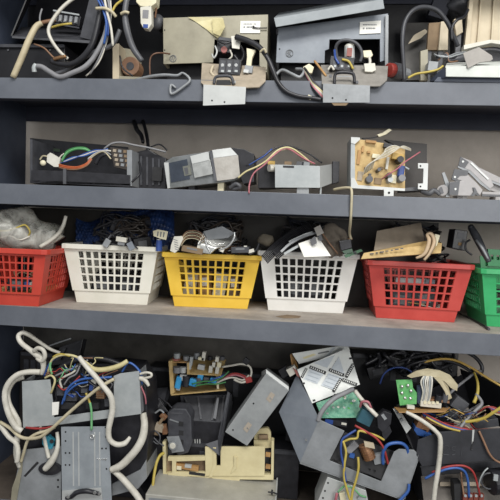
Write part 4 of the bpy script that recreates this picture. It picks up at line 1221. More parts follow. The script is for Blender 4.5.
dk = mat('brown_black_case', '1c1917', '2a2624', .6, 0, 20)
case('brown black case at the back left of the bottom shelf, behind the thick white cables', 20, 54, 352, .22, .065, dk)
case('tall black case behind the stacked circuit boards on the bottom shelf', 150, 296, 371, .225, .06, black_steel)
case('black case at the back of the bottom shelf, under the cable heap', 352, 458, 356, .235, .05, black_steel)
case('low black case under the black fan housing on the bottom shelf', 140, 300, 444, .125, .09, black_plastic)

# ------------------------------------------------------------------ left: grey U bracket unit
t = T('wired_unit', 'grey bracketed unit in a black rounded housing with thick white cables, bottom left', 'unit', (A(85, 450, .1).x, .1, D4+.0005))
hp = [(24, 388), (34, 377), (60, 368), (110, 365), (136, 368), (146, 385), (148.5, 430), (146, 476), (136, 486), (110, 492), (60, 496), (24, 492)]
MB().sl([(p[0], p[1]+2) for p in hp], .025, .10).floor(D4+.001).put('housing', black_plastic, t, bevel=.003)
MB().sl([(112, 484), (140, 470), (146, 460), (147, 478), (138, 489), (112, 496)], .02, .10).put('base_rim', zinc_dark, t, bevel=.001)
MB().sl([(30, 495), (112, 495), (140, 486), (146, 600), (30, 600)], .06, .09).floor(D4+.001).put('lower_body', black_plastic, t)
U = [(22, 381.5), (50, 379.5), (53, 403), (54, 417.5), (114, 409), (113.6, 376), (120, 373.5), (139, 371), (141, 414), (61, 424.5), (23, 428)]
MB().sl(U, .0, .0022).put('u_bracket', zinc, t, bevel=.0005)
MB().sl([(22, 381.5), (23, 381.5), (24, 427), (23, 428)], .0022, .06).put('bracket_flange', zinc_dark, t)
MB().sl([(138, 371.5), (139, 371), (141, 414), (140, 414)], .0022, .06).put('bracket_flange', zinc_dark, t)
MB().sl([(52, 402.5), (59, 402), (58, 414.5), (52, 415.5)], -.002, .002).put('white_tab', white_paper, t)
# inside the bracket: relays, coil, wires
for k, (x, y, w, h, mm) in enumerate([(71, 398, 12, 7, grey_black), (71, 395, 10, 3, zinc_dark), (85, 399, 11, 10, black_plastic), (68, 406, 16, 7, ink), (92, 406, 14, 7, ink), (108, 403, 8, 8, grey_black), (60, 392, 8, 8, grey_black), (84, 391, 7, 5, dgrey_c)]):
    MB().bp(x, y, .008, w, h, .016, -5).put('relay', mm, t, bevel=.0008)
MB().bp(100, 393, .006, 9, 13, .014, -6).put('copper_coil', copper, t, bevel=.002)
for k in range(5):
    MB().bp(100, 388.5+k*2.3, .0052, 9.2, .7, .002, -6).put('winding', brown_card, t)
MB().bp(91, 388, .006, 4, 6, .006, 5).put('blue_plug', dblue, t)
MB().bp(94, 381, .004, 6, 4, .008, 30).put('white_plug', white_pl, t)
W1(t, [(44, 376, .012), (50, 363, .008), (60, 356, .004), (72, 356, .0), (82, 363, -.002), (90, 374, -.004), (96, 380, .0)], 1.2, dblue)
W1(t, [(48, 372, .014), (52, 360, .006), (62, 355, .0), (74, 356, -.004), (84, 361, -.006), (94, 368, .0)], 1.5, paleyel)
W1(t, [(53, 357, .004), (60, 354, .0), (70, 356, -.004)], 1.2, yellow)
W1(t, [(64, 401, .0), (67, 390, -.004), (75, 382, -.006), (86, 378.5, -.006), (99, 378, -.004), (112, 377, .002)], 1.4, blue)
W1(t, [(62, 404, .002), (66, 394, -.002), (76, 385, -.004), (88, 382, -.004)], 1.2, blue)
W1(t, [(45, 378, .006), (51, 375.5, .0), (55, 380, -.004), (53, 388, -.004), (51, 393, .0)], 1.3, paleyel)
W1(t, [(52, 374, .006), (50, 366, .006), (52, 360, .008)], 1.4, lgreen)
W1(t, [(62, 388, .004), (60, 381, .0), (64, 377, .0), (72, 373, .0), (77, 369, .004)], 1.3, white_c)
W1(t, [(64, 385, .0), (69, 378, -.004), (76, 374, -.004), (80, 366, .0)], 1.0, grey_c)
W1(t, [(58, 385, .004), (64, 390, .0), (72, 384, -.002), (80, 376, .0)], 1.0, red)
W1(t, [(55, 376, .008), (66, 371, .004), (78, 366, .004), (88, 360, .01)], 1.2, grey_c)
W1(t, [(96, 377, .004), (106, 372, .004), (118, 368, .006), (128, 364, .01)], .8, red)
W1(t, [(98, 379, .004), (108, 374, .004), (118, 370, .006)], .8, brown)
W1(t, [(122, 372, .006), (128, 363, .006), (135, 366, .006), (141, 374, .006), (142, 384, .02)], 1.3, blue)
W1(t, [(141, 386, .012), (145, 396, .014), (146, 404, .02)], .9, pink)
W1(t, [(86, 393, -.004), (88, 398, -.006), (90, 403, -.008)], 1.4, yellow)
W1(t, [(90, 402.5, -.008), (91.5, 412, -.010), (91.5, 430, -.012)], 1.4, lgreen, 'light green earth wire')
MB().ring(92.2, 436.5, -.0125, 2.0, .7).put('ring_terminal', chrome, t)
MB().cp(92.2, 436.5, -.0125, 1.2, .003, 8).put('screw', zinc_dark, t)
W1(t, [(85, 365.5, .0), (96, 369.5, -.004), (108, 369, -.004), (120, 365.5, -.002), (127.5, 361, .0)], [2.4, 3, 3, 3, 2.6], paleyel, 'cream sleeve', 'sleeve', 8)
rnd = random.Random(29)
for k in range(22):
    x0, y0 = 46+rnd.random()*60, 364+rnd.random()*28
    pts = [(x0, y0, .016)]
    for j in range(4):
        x0 += rnd.uniform(-5, 10)
        y0 += rnd.uniform(-8, 8)
        pts.append((min(112, x0), min(402, max(358, y0)), rnd.uniform(-.004, .014)))
    W1(t, pts, .65, (black_c, white_c, dblue, red, grey_c, paleyel, brown, blue, dgrey_c, lgreen, black_c)[k % 11])
# lower plates
MB().sl([(61, 427), (108.5, 426.5), (112, 508), (62, 508)], -.008, .0022).put('mounting_plate', mat('blue_zinc', '8d9398', 'a0a6ab', .42, .12, 16, .12), t, bevel=.0004)
for x in (72.5, 78, 94, 99):
    MB().sl([(x, 432), (x+1.1, 432), (x+1.5, 486), (x+.4, 486)], -.0086, .001).put('pressed_groove', pale_metal, t)
holes(t, [(65.5, 432), (65.5, 441), (65.5, 453), (69.5, 453), (65.5, 465), (69.5, 465), (105.5, 427.5), (106, 437), (102, 448.5), (106, 448.5), (106.5, 469)], -.008, 1.0)
MB().sl([(62, 491), (101, 488), (103, 508), (62, 508)], -.012, .003).put('clamp_plate', pale_metal, t)
W1(t, [(66, 498, -.014), (71, 497, -.016), (77, 492.5, -.022), (86, 491, -.024), (94, 492.5, -.018), (100, 494, -.014)], [2.0, 2.6, 3.0, 3.0, 2.6, 2.0], black_plastic, None, 'cable_clamp', 8)
screws(t, [(68, 497), (94.5, 493), (99.5, 494)], -.026, 1.9)
for k in range(5):
    W1(t, [(97+k*2, 458+k*.6, -.0085), (98.5+k*2, 459.5-k*.3, -.0088)], .6, chrome, None, 'scratch')
MB().sl([(22, 450), (61, 446), (61, 508), (12, 508), (13, 490)], .0, .0022).put('side_sheet', zinc_dark, t)
MB().sl([(20, 466), (23, 450), (22, 470), (15, 508), (10, 508), (12, 488)], -.002, .004).put('sheet_edge', khaki, t)
holes(t, [(58, 480), (58, 487)], .0, 1.2)
MB().sl([(23.5, 476), (37, 461.5), (39, 463), (25.5, 477)], -.0006, .001).put('slot', ink, t)
g = [(49.5+11.5*math.cos(a*.3491), 469+6.6*math.sin(a*.3491)) for a in range(18)]
MB().sl(g, -.006, .006).put('grommet', black_plastic, t, bevel=.001)
g = [(49.5+8*math.cos(a*.3491), 468+4*math.sin(a*.3491)) for a in range(18)]
MB().sl(g, -.0066, .002).put('grommet_hole', ink, t)
MB().sl([(42, 438), (48, 436), (54, 441), (52, 449), (46, 450), (42, 444)], -.004, .012).put('foil_sleeve', teal, t, bevel=.001)
MB().cp(51.5, 441.5, -.006, 2.2, .002, 10).put('foil_hole', ink, t)
W1(t, [(40, 427, .004), (44, 436, -.002), (47, 450, -.004), (49, 458, -.008)], 2.4, white_c)
W1(t, [(57, 432, .0), (58, 443, -.004), (56, 453, -.008), (51, 462, -.012), (45, 469, -.010)], [2, 2.4, 3.2, 4.2, 3.6], white_c, None, 'wire', 8)
W1(t, [(26, 427.5, .0), (36, 428.5, -.004), (46, 428, -.004), (55, 426, .0)], 1.4, red)

WC = 'thick white cables of the bottom left unit'


def wc(label, pts, r, m=white_c, name='power_cable'):
    cable(name, label, pts, r, m, 'cable', 9, WC)


wc('outer thick white cable looping out left of the grey bracket', [(40, 372, .005), (28, 372, -.004), (17, 375, -.010), (8, 384, -.014), (4.8, 396, -.016), (8, 412, -.016), (15, 426, -.014), (22, 431, -.010)], [3.0]*8)
wc('inner thick white cable looping beside the left plate of the bracket', [(24, 377, .012), (14, 381, .004), (8, 392, .0), (9, 403, -.002), (14, 413, -.004), (19, 424, -.004), (17, 440, -.002), (16.5, 455, .0), (20, 467, .002)], [2.6]*6+[3, 3, 2.6])
wc('white cable coming in from the left edge towards the bracket', [(-6, 420, .005), (2, 428, .0), (9, 437, -.004), (16, 443, -.010), (18, 452, -.014), (17, 462, -.012)], 2.6)
wc('ivory cable crossing diagonally over the grey bracket', [(114, 379, -.006), (100, 387, -.014), (86, 398, -.018), (72, 410, -.018), (60, 421, -.020), (50, 430, -.020), (40, 437, -.018), (28, 438.5, -.016), (19, 436, -.014), (10, 428, -.006), (0, 422, .0)], 1.8, ivory_c)
wc('short ivory cable arching under the bracket to its left', [(55, 427, -.012), (46, 431, -.014), (36, 434, -.014), (28, 440, -.012), (24, 452, -.008), (21, 462, -.006)], 1.6, ivory_c)
wc('thick white cable running down across the bracket with a torn end', [(79, 357, -.004), (86, 366, -.012), (95, 376, -.016), (104, 387, -.018), (111, 397, -.018), (112.5, 409, -.016), (110.5, 420, -.016), (108.5, 431, -.018), (110, 440, -.018), (117, 444.5, -.014), (125, 443, -.010), (130, 437, -.006)], [2.6, 2.6, 2.8, 2.8, 3.0, 3.2, 3.2, 3.0, 2.8, 2.8, 2.8, 1.6])
wc('thick white cable curving round the lower right of the black housing', [(143, 413, .018), (144.5, 424, .012), (143, 436, .006), (138, 447, .0), (130, 457, -.004), (121, 465.5, -.008), (111, 470, -.008)], [3.4, 3.8, 4.2, 4.2, 4.2, 4.0, 3.4])
wc('straight white cable running to the bottom edge right of the mounting plate', [(113, 470, -.004), (121, 477, -.004), (130, 487, -.004), (138, 497, -.004), (144, 507, -.004)], [2.8, 3.2, 3.4, 3.4, 3.4])
wc('white cable loop standing up with a grey tail at the top of the left unit', [(60, 353, .05), (50, 349, .05), (38, 341, .04), (30, 335.5, .03), (23, 332.5, .02), (18.5, 336, .015), (21, 342.5, .01), (29, 349, .008), (36, 354, .006), (42, 359, .006), (43.5, 367, .008), (41.5, 374, .012)], [1.6, 1.8, 2.0, 2.3, 2.4, 2.5, 2.6, 2.6, 3.4, 3.6, 2.6, 2.2])
cable('cable_knot', 'knot in the white cable loop above the left plate', [(34, 351, .0), (38, 348, -.006), (43, 350, -.006), (45, 356, -.004), (42, 361, .0), (37, 358, .002)], 2.2, white_c, 'knot', 9)
wc('white loops hanging off the right plate of the bracket', [(140, 374, .0), (146, 372.5, -.004), (151, 373.5, -.004), (151, 376.5, -.004), (146, 378, -.002), (141, 380, .0)], 1.3)
cable('wire_end', 'torn white cable end at the right side of the bracket', [(140, 378, .004), (145, 380, .0), (149, 386, -.002)], [2.6, 2.6, 1.4], white_c, 'cable')
cable('metal_rod', 'thin grey rod leaning behind the white cable loop', [(49, 346, .1), (60, 342, .1), (71, 338.5, .1)], .9, zinc_dark, 'rod')
cable('power_cable', 'black cable coiled behind the bracket top', [(60, 368, .06), (74, 361, .06), (92, 358, .06), (108, 360, .06), (124, 366, .06), (134, 372, .06)], 3, black_c)
t = T('dark_module', 'dark module with a grey rod beside it, back left behind the white loop', 'module', A(70, 360, .16))
MB().pl([(50, 366, .16), (60, 347, .17), (83, 339, .18), (78, 362, .16)], .03).put('case', black_plastic, t, bevel=.001)
MB().pl([(56, 360, .155), (63, 348.5, .165), (66, 348, .165), (60, 360, .155)], .004).put('edge', grey_black, t)

# ------------------------------------------------------------------ centre: circuit stack, fan housing, grey box, cream frame
t = T('pale_case', 'pale grey flat case under the cream frame at the bottom centre', 'case', (A(215, 495, .06).x, .06, D4+.0005))
zt = ZC-.712
x0, x1 = A(153, 492, .06).x, A(277, 492, .06).x
MB().bx(((x0+x1)/2, .055, (zt+D4)/2), (x1-x0, .13, zt-D4-.001)).put('case', mat('pale_dusty_metal', '9d9b92', 'b4b2a9', .5, .1, 12, .2), t, bevel=.002)
MB().bx((x1-.002, .055, zt+.0015), (.004, .13, .006)).put('side_edge', pale_metal, t)
MB().bx(((x0+x1)/2, -.009, zt-.015), (x1-x0-.02, .004, .012)).put('front_seam', zinc_dark, t)
W1(t, [(268, 492, .03), (273, 492.5, .03), (277, 494, .025)], .9, ink, None, 'clip')
MB().bp(272, 492.5, .03, 2, 5, .003).put('clip', ink, t)

t = T('plastic_chassis', 'aged cream plastic frame with a slot, standing on the pale grey case', 'frame', A(218, 479, .1))
Yf = .095
MB().sl([(162.5, 442), (165.5, 442), (165.8, 474), (205, 474.5), (264, 475), (271, 475), (271.5, 441), (274, 441.5), (273.5, 480), (240, 479.5), (239, 481.5), (214, 481.5), (213, 479.5), (163, 479)], Yf, .022).put('outer_frame', cream, t, bevel=.0006)
MB().sl([(205, 447), (216.3, 447), (216.5, 466), (220.5, 466), (220.5, 447), (265, 446.8), (264.5, 476), (205.5, 476)], Yf-.004, .006).put('front_panel', cream, t, bevel=.0006)
MB().pl([(216, 447.5, Yf-.006), (216.4, 466, Yf-.006), (212, 477, Yf-.007), (209, 477, Yf-.007), (213, 466, Yf-.006), (213, 447.5, Yf-.006)], .003).put('panel_rib', cream, t)
MB().pl([(234, 457, Yf-.010), (236.5, 457, Yf-.010), (236.5, 469, Yf-.006), (230.5, 474, Yf-.006), (234, 466, Yf-.008)], .004).put('panel_rib', cream, t)
win = [(168, 457), (206, 456.5), (206, 460.5), (176, 461.5), (176, 472), (206, 472.5), (206, 476.5), (168, 476.5), (168, 473), (172, 473), (172, 461), (168, 461)]
MB().sl(win, Yf-.003, .01).put('window_frame', cream, t, bevel=.0004)
MB().sl([(166, 458), (206, 457), (206, 476), (166, 476)], Yf+.014, .004).put('inner_wall', brown_card, t)
MB().bp(187, 467.5, Yf, 24, 5, .01, 2).put('mechanism', brown_pcb, t)
MB().bp(188, 466.5, Yf-.002, 7, 3, .008).put('white_part', pale_metal, t)
MB().bp(179, 468, Yf-.001, 5, 4, .008).put('lever', ivory, t)
MB().bp(197, 474, Yf-.0035, 17, 3, .002).put('dark_slot', ink, t)
MB().sl([(254, 432), (258, 429), (268, 428), (271, 433), (271, 443), (268, 443), (267, 434), (259, 434), (258, 442), (254, 442)], Yf+.03, .012).put('yoke', cream, t, bevel=.0006)
MB().sl([(254, 440), (273, 440), (273, 448), (254, 448)], Yf+.022, .018).put('yoke_base', cream, t)
MB().cyl(A(259, 437, Yf+.02), A(268, 437, Yf+.02), 2.6*px2m(Yf), None, 10).put('pin', brown_card, t)
for y in (455, 467):
    MB().bp(268, y, Yf-.001, 5, 4, .006).put('latch', brown_pcb, t)
cable('wire', 'pale yellow sleeved cable bowing down left of the cream frame', [(164, 453, .085), (160, 455.5, .075), (156.5, 463, .06), (154, 476, .045), (152.5, 490, .03), (151.5, 503, .02)], 1.5, yellow, 'cable')

t = T('fan_housing', 'black ribbed plastic fan housing with a grey motor block, bottom centre', 'housing', A(200, 444, .14))
MB().sl([(192, 421), (222, 423), (223, 443), (192, 443)], .128, .02).put('front_wall', black_plastic, t, bevel=.0008)
MB().pl([(192, 421, .13), (222, 423, .13), (229, 398, .2), (184, 398, .2)], .003).put('sloped_floor', mat('dusty_charcoal', '404145', '545559', .6, 0, 20), t)
MB().sl([(180, 396), (232, 394.5), (231, 410), (182, 410)], .2, .015).put('rear_wall', grey_black, t, bevel=.0006)
for k, (xa, ya, xb, yb) in enumerate([(192, 420, 184, 397), (200, 419, 197, 396.5), (211, 420, 216, 395.5), (220, 421.5, 223, 395)]):
    MB().pl([(xa, ya, .13), (xa+2.0, ya, .13), (xb+1.8, yb, .198), (xb, yb, .198)], .012).put('fin', mat('dusty_fin', '55565a', '6b6c70', .55, 0, 20), t)
MB().pl([(213, 418, .125), (217, 397.5, .16), (219, 397.5, .16), (216, 419, .125)], .004).put('fin', mat('dusty_fin', '', ''), t)
MB().pl([(227.5, 391.5, .115), (229.5, 393, .115), (222, 440, .085), (219, 455.5, .082), (205, 444, .092), (217.5, 440, .10)], .004).put('blade', grey_black, t, bevel=.0005)
MB().pl([(228.5, 393, .117), (233, 402, .19), (229, 424, .19), (222.5, 440, .09)], .003).put('side_wall', dgrey_c, t)
MB().sl([(167, 413), (173, 408.5), (186, 409), (191, 417), (192, 444), (188, 453), (178, 456), (168, 440)], .10, .05).put('motor_block', grey_black, t, bevel=.003)
MB().pl([(168, 412.5, .1), (174, 408, .12), (184, 408.5, .12), (182, 413.5, .098)], .003).put('motor_cap', dgrey_c, t, bevel=.0008)
MB().bp(174, 421, .098, 10, 1.2, .004, 12).put('seam', zinc_dark, t)
MB().sl([(166.5, 437), (178.5, 436.5), (184, 451.5), (172, 453)], .09, .006).put('flange', zinc_dark, t, bevel=.0008)
MB().cp(172.5, 446, .083, 4.6, .012, 18).put('shaft_collar', zinc_dark, t, bevel=.001)
MB().cp(172.5, 446, .081, 3.2, .012, 16).put('shaft_cap', white_pl, t, bevel=.001)
for k in range(3):
    MB().bp(181, 424+k*9, .099, 5, 5, .004, 0).put('motor_slot', ink, t)
for k in range(3):
    MB().bp(195+k*2.4, 441.5, .124, .9, 4, .004, -8).put('terminal_pin', pale_metal, t)
for k, (x, y, w, h, dg, mm) in enumerate([(163, 417, 7, 5, 40, copper), (159, 428, 9, 8, 15, dusty_plate), (164, 430, 5, 10, -15, copper), (161, 421, 3, 9, 30, brown_card), (156, 433, 6, 5, 0, brown_card)]):
    MB().bp(x, y, .085, w, h, .012, dg).put('copper_part', mm, t, bevel=.0008)
W1(t, [(164, 413, .085), (160, 410, .09), (155, 413, .09), (150, 413, .1)], 1.2, zinc_dark)
W1(t, [(164, 446, .08), (158, 442, .08), (153, 436, .085), (155, 431, .085), (160, 436, .08), (158, 444, .08), (152, 440, .08)], .9, dgrey_c)
for k in range(6):
    W1(t, [(168, 412, .11), (162-k, 404+k*.6, .12), (158+k*1.6, 397+k, .13), (166+k, 402+k, .12), (172, 408, .11)], .7, black_c)
t = T('small_case', 'dark grey sloped case left of the fan housing', 'case', A(158, 404, .17))
MB().pl([(150, 405, .16), (155, 388, .21), (168, 387, .21), (163, 406, .16)], .03).put('case', grey_black, t, bevel=.001)
MB().pl([(150, 406, .158), (163, 407, .158), (163, 409, .158), (150, 408, .158)], .01).put('edge', dgrey_c, t)

t = T('circuit_assembly', 'two tier tan circuit board assembly with blue capacitors, on top of the fan housing', 'circuit board', A(198, 394, .17))
MB().pl([(171, 394.5, .135), (226, 389.5, .135), (224, 384, .2), (172, 386, .2)], .003).put('lower_board', tan_pcb, t)
MB().pl([(187, 373.5, .13), (221, 375, .13), (226, 359.5, .2), (188, 360, .2)], .003).put('upper_board', tan_pcb, t)
MB().pl([(169, 361.5, .14), (190, 362, .14), (192, 356, .2), (176, 356, .2)], .003).put('upper_board', brown_pcb, t)
MB().sl([(168.5, 361), (172, 361), (174.5, 393), (170.5, 394.5)], .135, .05).put('side_board', tan_pcb, t, bevel=.0004)
MB().sl([(187, 363), (189, 362.5), (189.5, 373), (187, 373.5)], .13, .05).put('side_board', tan_pcb, t)
MB().sl([(216, 376), (218, 376), (219, 390), (217, 390)], .15, .005).put('spacer', ivory, t)
for k, (x, y, r, h, mm) in enumerate([(177, 358, 3.4, 5, zinc), (176, 360.5, 4.6, 2.4, mat('rust_disc', '8a4f46', 'a3655a', .5)), (187, 360, 4, 4.5, zinc_dark), (189, 369, 2.6, 7, pale_metal), (197, 358.5, 3, 6, zinc_dark), (210, 360, 2.6, 4, black_plastic), (222, 360, 3, 4, dgrey_c), (177, 372.5, 4.0, 6, grey_c), (183, 372.5, 3.2, 6, pale_metal), (186, 386, 4, 11, black_plastic), (199, 384, 3.4, 7, dgrey_c)]):
    MB().up(x, y, .137 if y > 365 else .16, r, h, 12).put('capacitor', mm, t, bevel=.0008)
for k, (x, y, w, h, mm) in enumerate([(178, 383, 6, 13, skyblue), (193, 383, 8.5, 8, skyblue), (200, 377.5, 6, 6, skyblue), (213, 381, 7, 5, skyblue)]):
    MB().bp(x, y, .13, w, h, .014, 8).put('blue_capacitor', mm, t, bevel=.003)
for k, (x, y, w, h, mm) in enumerate([(203.5, 356.5, 3.4, 9, white_pl), (217, 359.5, 3.4, 5, white_pl), (210.5, 369.5, 3.8, 7, white_pl), (217, 370.5, 3.6, 7, white_pl), (213.5, 365, 3, 5, white_pl), (219, 365, 4, 5, ivory), (201, 367.5, 7, 5, pale_metal), (183, 378, 7, 6, pale_metal), (178, 389, 4, 3, zinc), (191, 361.5, 3, 9, zinc), (201, 359, 6, 3, ivory), (206, 380, 5, 5, dgrey_c)]):
    MB().bp(x, y, .132, w, h, .012, 4).put('component', mm, t, bevel=.0004)
W1(t, [(222, 367, .15), (232, 365.5, .14), (241, 364, .13), (249, 366, .125), (251.5, 372, .12), (249, 379, .12), (242, 382.5, .12), (234, 379.5, .13)], 1.3, white_c)
W1(t, [(224, 378, .14), (230, 374.5, .13), (237, 373.5, .125), (246, 376.5, .12)], 1.0, red)
W1(t, [(219, 381, .14), (228, 376.5, .13), (236, 375, .125), (245, 378, .12)], 1.0, pink)
W1(t, [(215, 384, .14), (224, 379.5, .13), (233, 377.5, .13), (243, 380, .12), (249, 375, .12)], 1.1, white_c)
W1(t, [(192, 384, .128), (203, 381.5, .126), (213, 381, .126), (222, 377.5, .13), (229, 371, .14)], .9, green)
W1(t, [(195, 386, .128), (206, 384, .126), (217, 384, .126), (226, 382, .13)], .8, green)
W1(t, [(208, 383, .128), (214, 379, .125), (220, 377, .128), (226, 374, .14)], .9, blue)
MB().bp(248.5, 380, .115, 6.5, 6, .012, -20).put('red_plug', red, t, bevel=.0008)
MB().bp(246, 361.5, .12, 6, 6, .012, 30).put('black_plug', black_plastic, t, bevel=.0008)

t = T('grey_box', 'plain grey metal box leaning diagonally beside the fan housing', 'box', A(248, 446, .1))
MB().pl([(266, 373.5, .075), (289, 390.5, .075), (247, 446, .075), (225, 432, .075)], .055).put('body', mat('smooth_grey_metal', '8c8f90', 'a2a5a5', .42, .15, 18, .15), t, bevel=.0012)
MB().pl([(266, 369, .078), (288.8, 386.5, .078), (288.8, 390.3, .0735), (266, 373.3, .0735)], .05).put('end_cap', pale_metal, t, bevel=.0008)
holes(t, [(253.5, 403.5), (233, 430)], .0745, .9)
for (x, y) in ((270, 398), (247, 428)):
    MB().pl([(x-4, y+1, .0738), (x+1, y-6, .0738), (x+5, y-3, .0738), (x, y+5, .0738)], .0012).put('glue_residue', mat('dry_glue', '9b9184', 'aba193', .8), t)
    MB().bp(x+.6, y+.5, .0732, 2.6, 1.2, .001, 40).put('bright_scratch', chrome, t)
# ------------------------------------------------------------------ right of centre: big grey box with shield plates
t = T('power_unit', 'large tilted grey box with patterned shield plates and a copper coil, bottom right of centre', 'unit', (A(350, 470, .1).x, .1, A(350, 500, .1).z))
MB().sl([(319, 419.5), (344.5, 431), (329.5, 460.5), (381, 481.5), (394, 452), (399, 449), (414, 450), (419, 455), (404, 499.5), (300, 462.5)], .0, .0025).put('front_plate', zinc_dark, t, bevel=.0006)
MB().pl([(319, 419.5, .0), (300, 462.5, .0), (279, 412, .085), (297, 374, .105)], .0025).put('side_plate', bluegrey, t)
MB().pl([(300, 462.5, .003), (404, 499.5, .003), (396, 486, .17), (300, 452, .17)], .0025).put('bottom_plate', zinc_dark, t)
MB().pl([(297, 374, .165), (372, 402, .165), (396, 486, .165), (285, 440, .165)], .0025).put('rear_plate', black_steel, t)
MB().pl([(414.5, 451, .003), (419, 455, .003), (404, 499, .003), (396, 486, .17), (408, 444, .17)], .0025).put('side_plate', zinc_dark, t)
MB().pl([(322, 424, .06), (396, 452, .06), (380, 478, .03), (318, 458, .03)], .01).put('inner_board', black_plastic, t)
MB().pl([(331, 458, .004), (345, 432, .02), (394, 452, .02), (382, 480, .004)], .004).put('inner_floor', ink, t)
holes(t, [(309.5, 421, .02), (312.5, 411, .03), (304, 446, .015)], .03, 1.0)
screws(t, [(306, 440, .0), (301, 425, .06)], .03, 1.0)


def on(tri, u, w, off):
    """point on a plate given by three corners (origin, along, down), lifted towards the camera"""
    o, a, b = tri
    n = (a-o).cross(b-o).normalized()
    if n.dot(CAMP-o) < 0:
        n = -n
    return o+(a-o)*u+(b-o)*w+n*off


shield = mat('white_foil_shield', 'c9ccc9', 'd8dad6', .45, .1, 18, .1)
shield_q = mat('pale_blue_grey_print', 'b3bac0', 'c2c8cc', .5, .05, 60)
for nm, pp in (('rear_shield', [(292, 353.5, .145), (348, 344.5, .15), (350, 351, .146), (299, 364, .138)]), ('front_shield', [(297, 369.5, .085), (348.5, 347.5, .115), (360, 384.5, .075), (312, 403.5, .045)])):
    sh = MB().pl(pp, .0022).put(nm, shield, t, bevel=.0004)
    P = [A(*p) for p in pp]
    P[2] = P[1]+(P[3]-P[0])
    tri = (P[0], P[1], P[3])

    def patch(us, off, name, m):
        MB().ext([on(tri, u, w, off) for u, w in us], (on(tri, 0, 0, .0003)-on(tri, 0, 0, .0)) * -1).put(name, m, sh)
    if nm == 'front_shield':
        # printed weave: pale parallelograms between bright bands, black word bars along the bands
        nn = (P[1]-P[0]).cross(P[3]-P[0]).normalized()

        def onp(x, y, off):
            v = A(x, y, 0)-CAMP
            q = CAMP+v*((P[0]-CAMP).dot(nn)/v.dot(nn))
            return q+(nn if nn.dot(CAMP-q) > 0 else -nn)*off

        def inpl(x, y):
            q = [(p[0], p[1]) for p in pp]
            sg = [(q[(i+1) % 4][0]-q[i][0])*(y-q[i][1])-(q[(i+1) % 4][1]-q[i][1])*(x-q[i][0]) for i in range(4)]
            return all(g > 14 for g in sg) or all(g < -14 for g in sg)

        def pprint(pts, off, name, m):
            d = onp(*pts[0], off-.0003)-onp(*pts[0], off)
            MB().ext([onp(x, y, off) for x, y in pts], d).put(name, m, sh)
        d1, d2, n0 = (17.5, 6.2), (-10, 16.2), (345.5, 376.5)
        for i in range(-4, 3):
            for j in range(-4, 4):
                q = []
                for (a_, b_) in ((.11, .11), (.89, .11), (.89, .89), (.11, .89)):
                    q.append((n0[0]+(i+a_)*d1[0]+(j+b_)*d2[0], n0[1]+(i+a_)*d1[1]+(j+b_)*d2[1]))
                ins = [p for p in q if inpl(*p)]
                if len(ins) == 4:
                    pprint(q, .0005, 'printed_diamond', shield_q)
                    for r_ in range(4):
                        w_ = .16+.21*r_
                        lp = lambda u, w: (n0[0]+(i+u)*d1[0]+(j+w)*d2[0], n0[1]+(i+u)*d1[1]+(j+w)*d2[1])
                        pprint([lp(.2, w_), lp(.8, w_), lp(.8, w_+.05), lp(.2, w_+.05)], .0008, 'printed_line', mat('faint_print', '9aa2a9', 'a8b0b6', .6))
                elif len(ins) == 3:
                    pprint(ins, .0005, 'printed_diamond', shield_q)
        for (x0, y0, x1, y1, hw) in ((309.7, 367, 325.8, 373.2, 1.6), (329.3, 369.7, 344, 375.3, 1.6), (353.8, 364, 346, 377.4, 1.5), (342.6, 379.5, 357.0, 384.8, 1.5), (341, 378.5, 333.2, 391.7, 1.5), (306.5, 368.3, 301.6, 377.6, 1.3)):
            L = math.hypot(x1-x0, y1-y0)
            ax, ay = (x1-x0)/L, (y1-y0)/L
            bx_, by_ = -ay*hw, ax*hw
            pprint([(x0-bx_, y0-by_), (x1-bx_, y1-by_), (x1+bx_, y1+by_), (x0+bx_, y0+by_)], .001, 'printed_bar', ink)
            for k in range(7):
                s0 = L*(.07+.125*k)
                s1 = s0+L*.055
                pprint([(x0+ax*s0-bx_*.55, y0+ay*s0-by_*.55), (x0+ax*s1-bx_*.55, y0+ay*s1-by_*.55), (x0+ax*s1+bx_*.55, y0+ay*s1+by_*.55), (x0+ax*s0+bx_*.55, y0+ay*s0+by_*.55)], .0014, 'printed_letter', shield)
        for (x, y) in ((350.5, 358.5), (303.5, 383.5), (314, 400.5), (335, 395)):
            pprint([(x-1.4, y-.8), (x+1.2, y-1.2), (x+1.5, y+.6), (x-1.2, y+1.0)], .001, 'printed_corner', ink)
    else:
        patch([(.12, .5), (.35, .3), (.38, .45), (.15, .65)], .0006, 'yellow_stain', yellowtape)
        patch([(.72, .05), (.78, .05), (.50, .9), (.44, .9)], .0006, 'printed_band', shield_q)
        for a, c in (((.42, .3), (.62, .25)), ((.70, .62), (.92, .55))):
            patch([a, (c[0], c[1]), (c[0], c[1]+.13), (a[0], a[1]+.13)], .001, 'printed_bar', greyink)
MB().pl([(293, 372, .15), (290, 355, .16), (292, 353, .16), (299, 371, .13)], .003).put('brown_strip', brown_pcb, t)
MB().sl([(286, 370), (294, 366), (298, 372), (290, 377)], .09, .02).put('white_connector', white_pl, t, bevel=.0006)
MB().sl([(293, 368), (299, 372), (302, 379), (297, 376)], .085, .02).put('red_connector', mat('dusky_red', '7c4a44', '935c55', .5), t)
MB().sl([(278, 371), (286, 366), (290, 374), (283, 379)], .12, .02).put('black_clip', black_plastic, t, bevel=.001)
MB().pl([(316, 403, .05), (354, 389, .09), (366, 417.5, .06), (322, 418, .02)], .0022).put('circuit_board', teal_pcb, t, 'translucent green circuit board under the shield plate')
rnd = random.Random(3)
for k in range(14):
    u, w = rnd.random(), rnd.random()
    x, y = 322+u*34+w*6, 402-u*9+w*14
    MB().bp(x, y, .03, 2.2, 1.4, .004, 20).put('solder_joint', (pale_metal, white_pl, green_pcb)[k % 3], t)
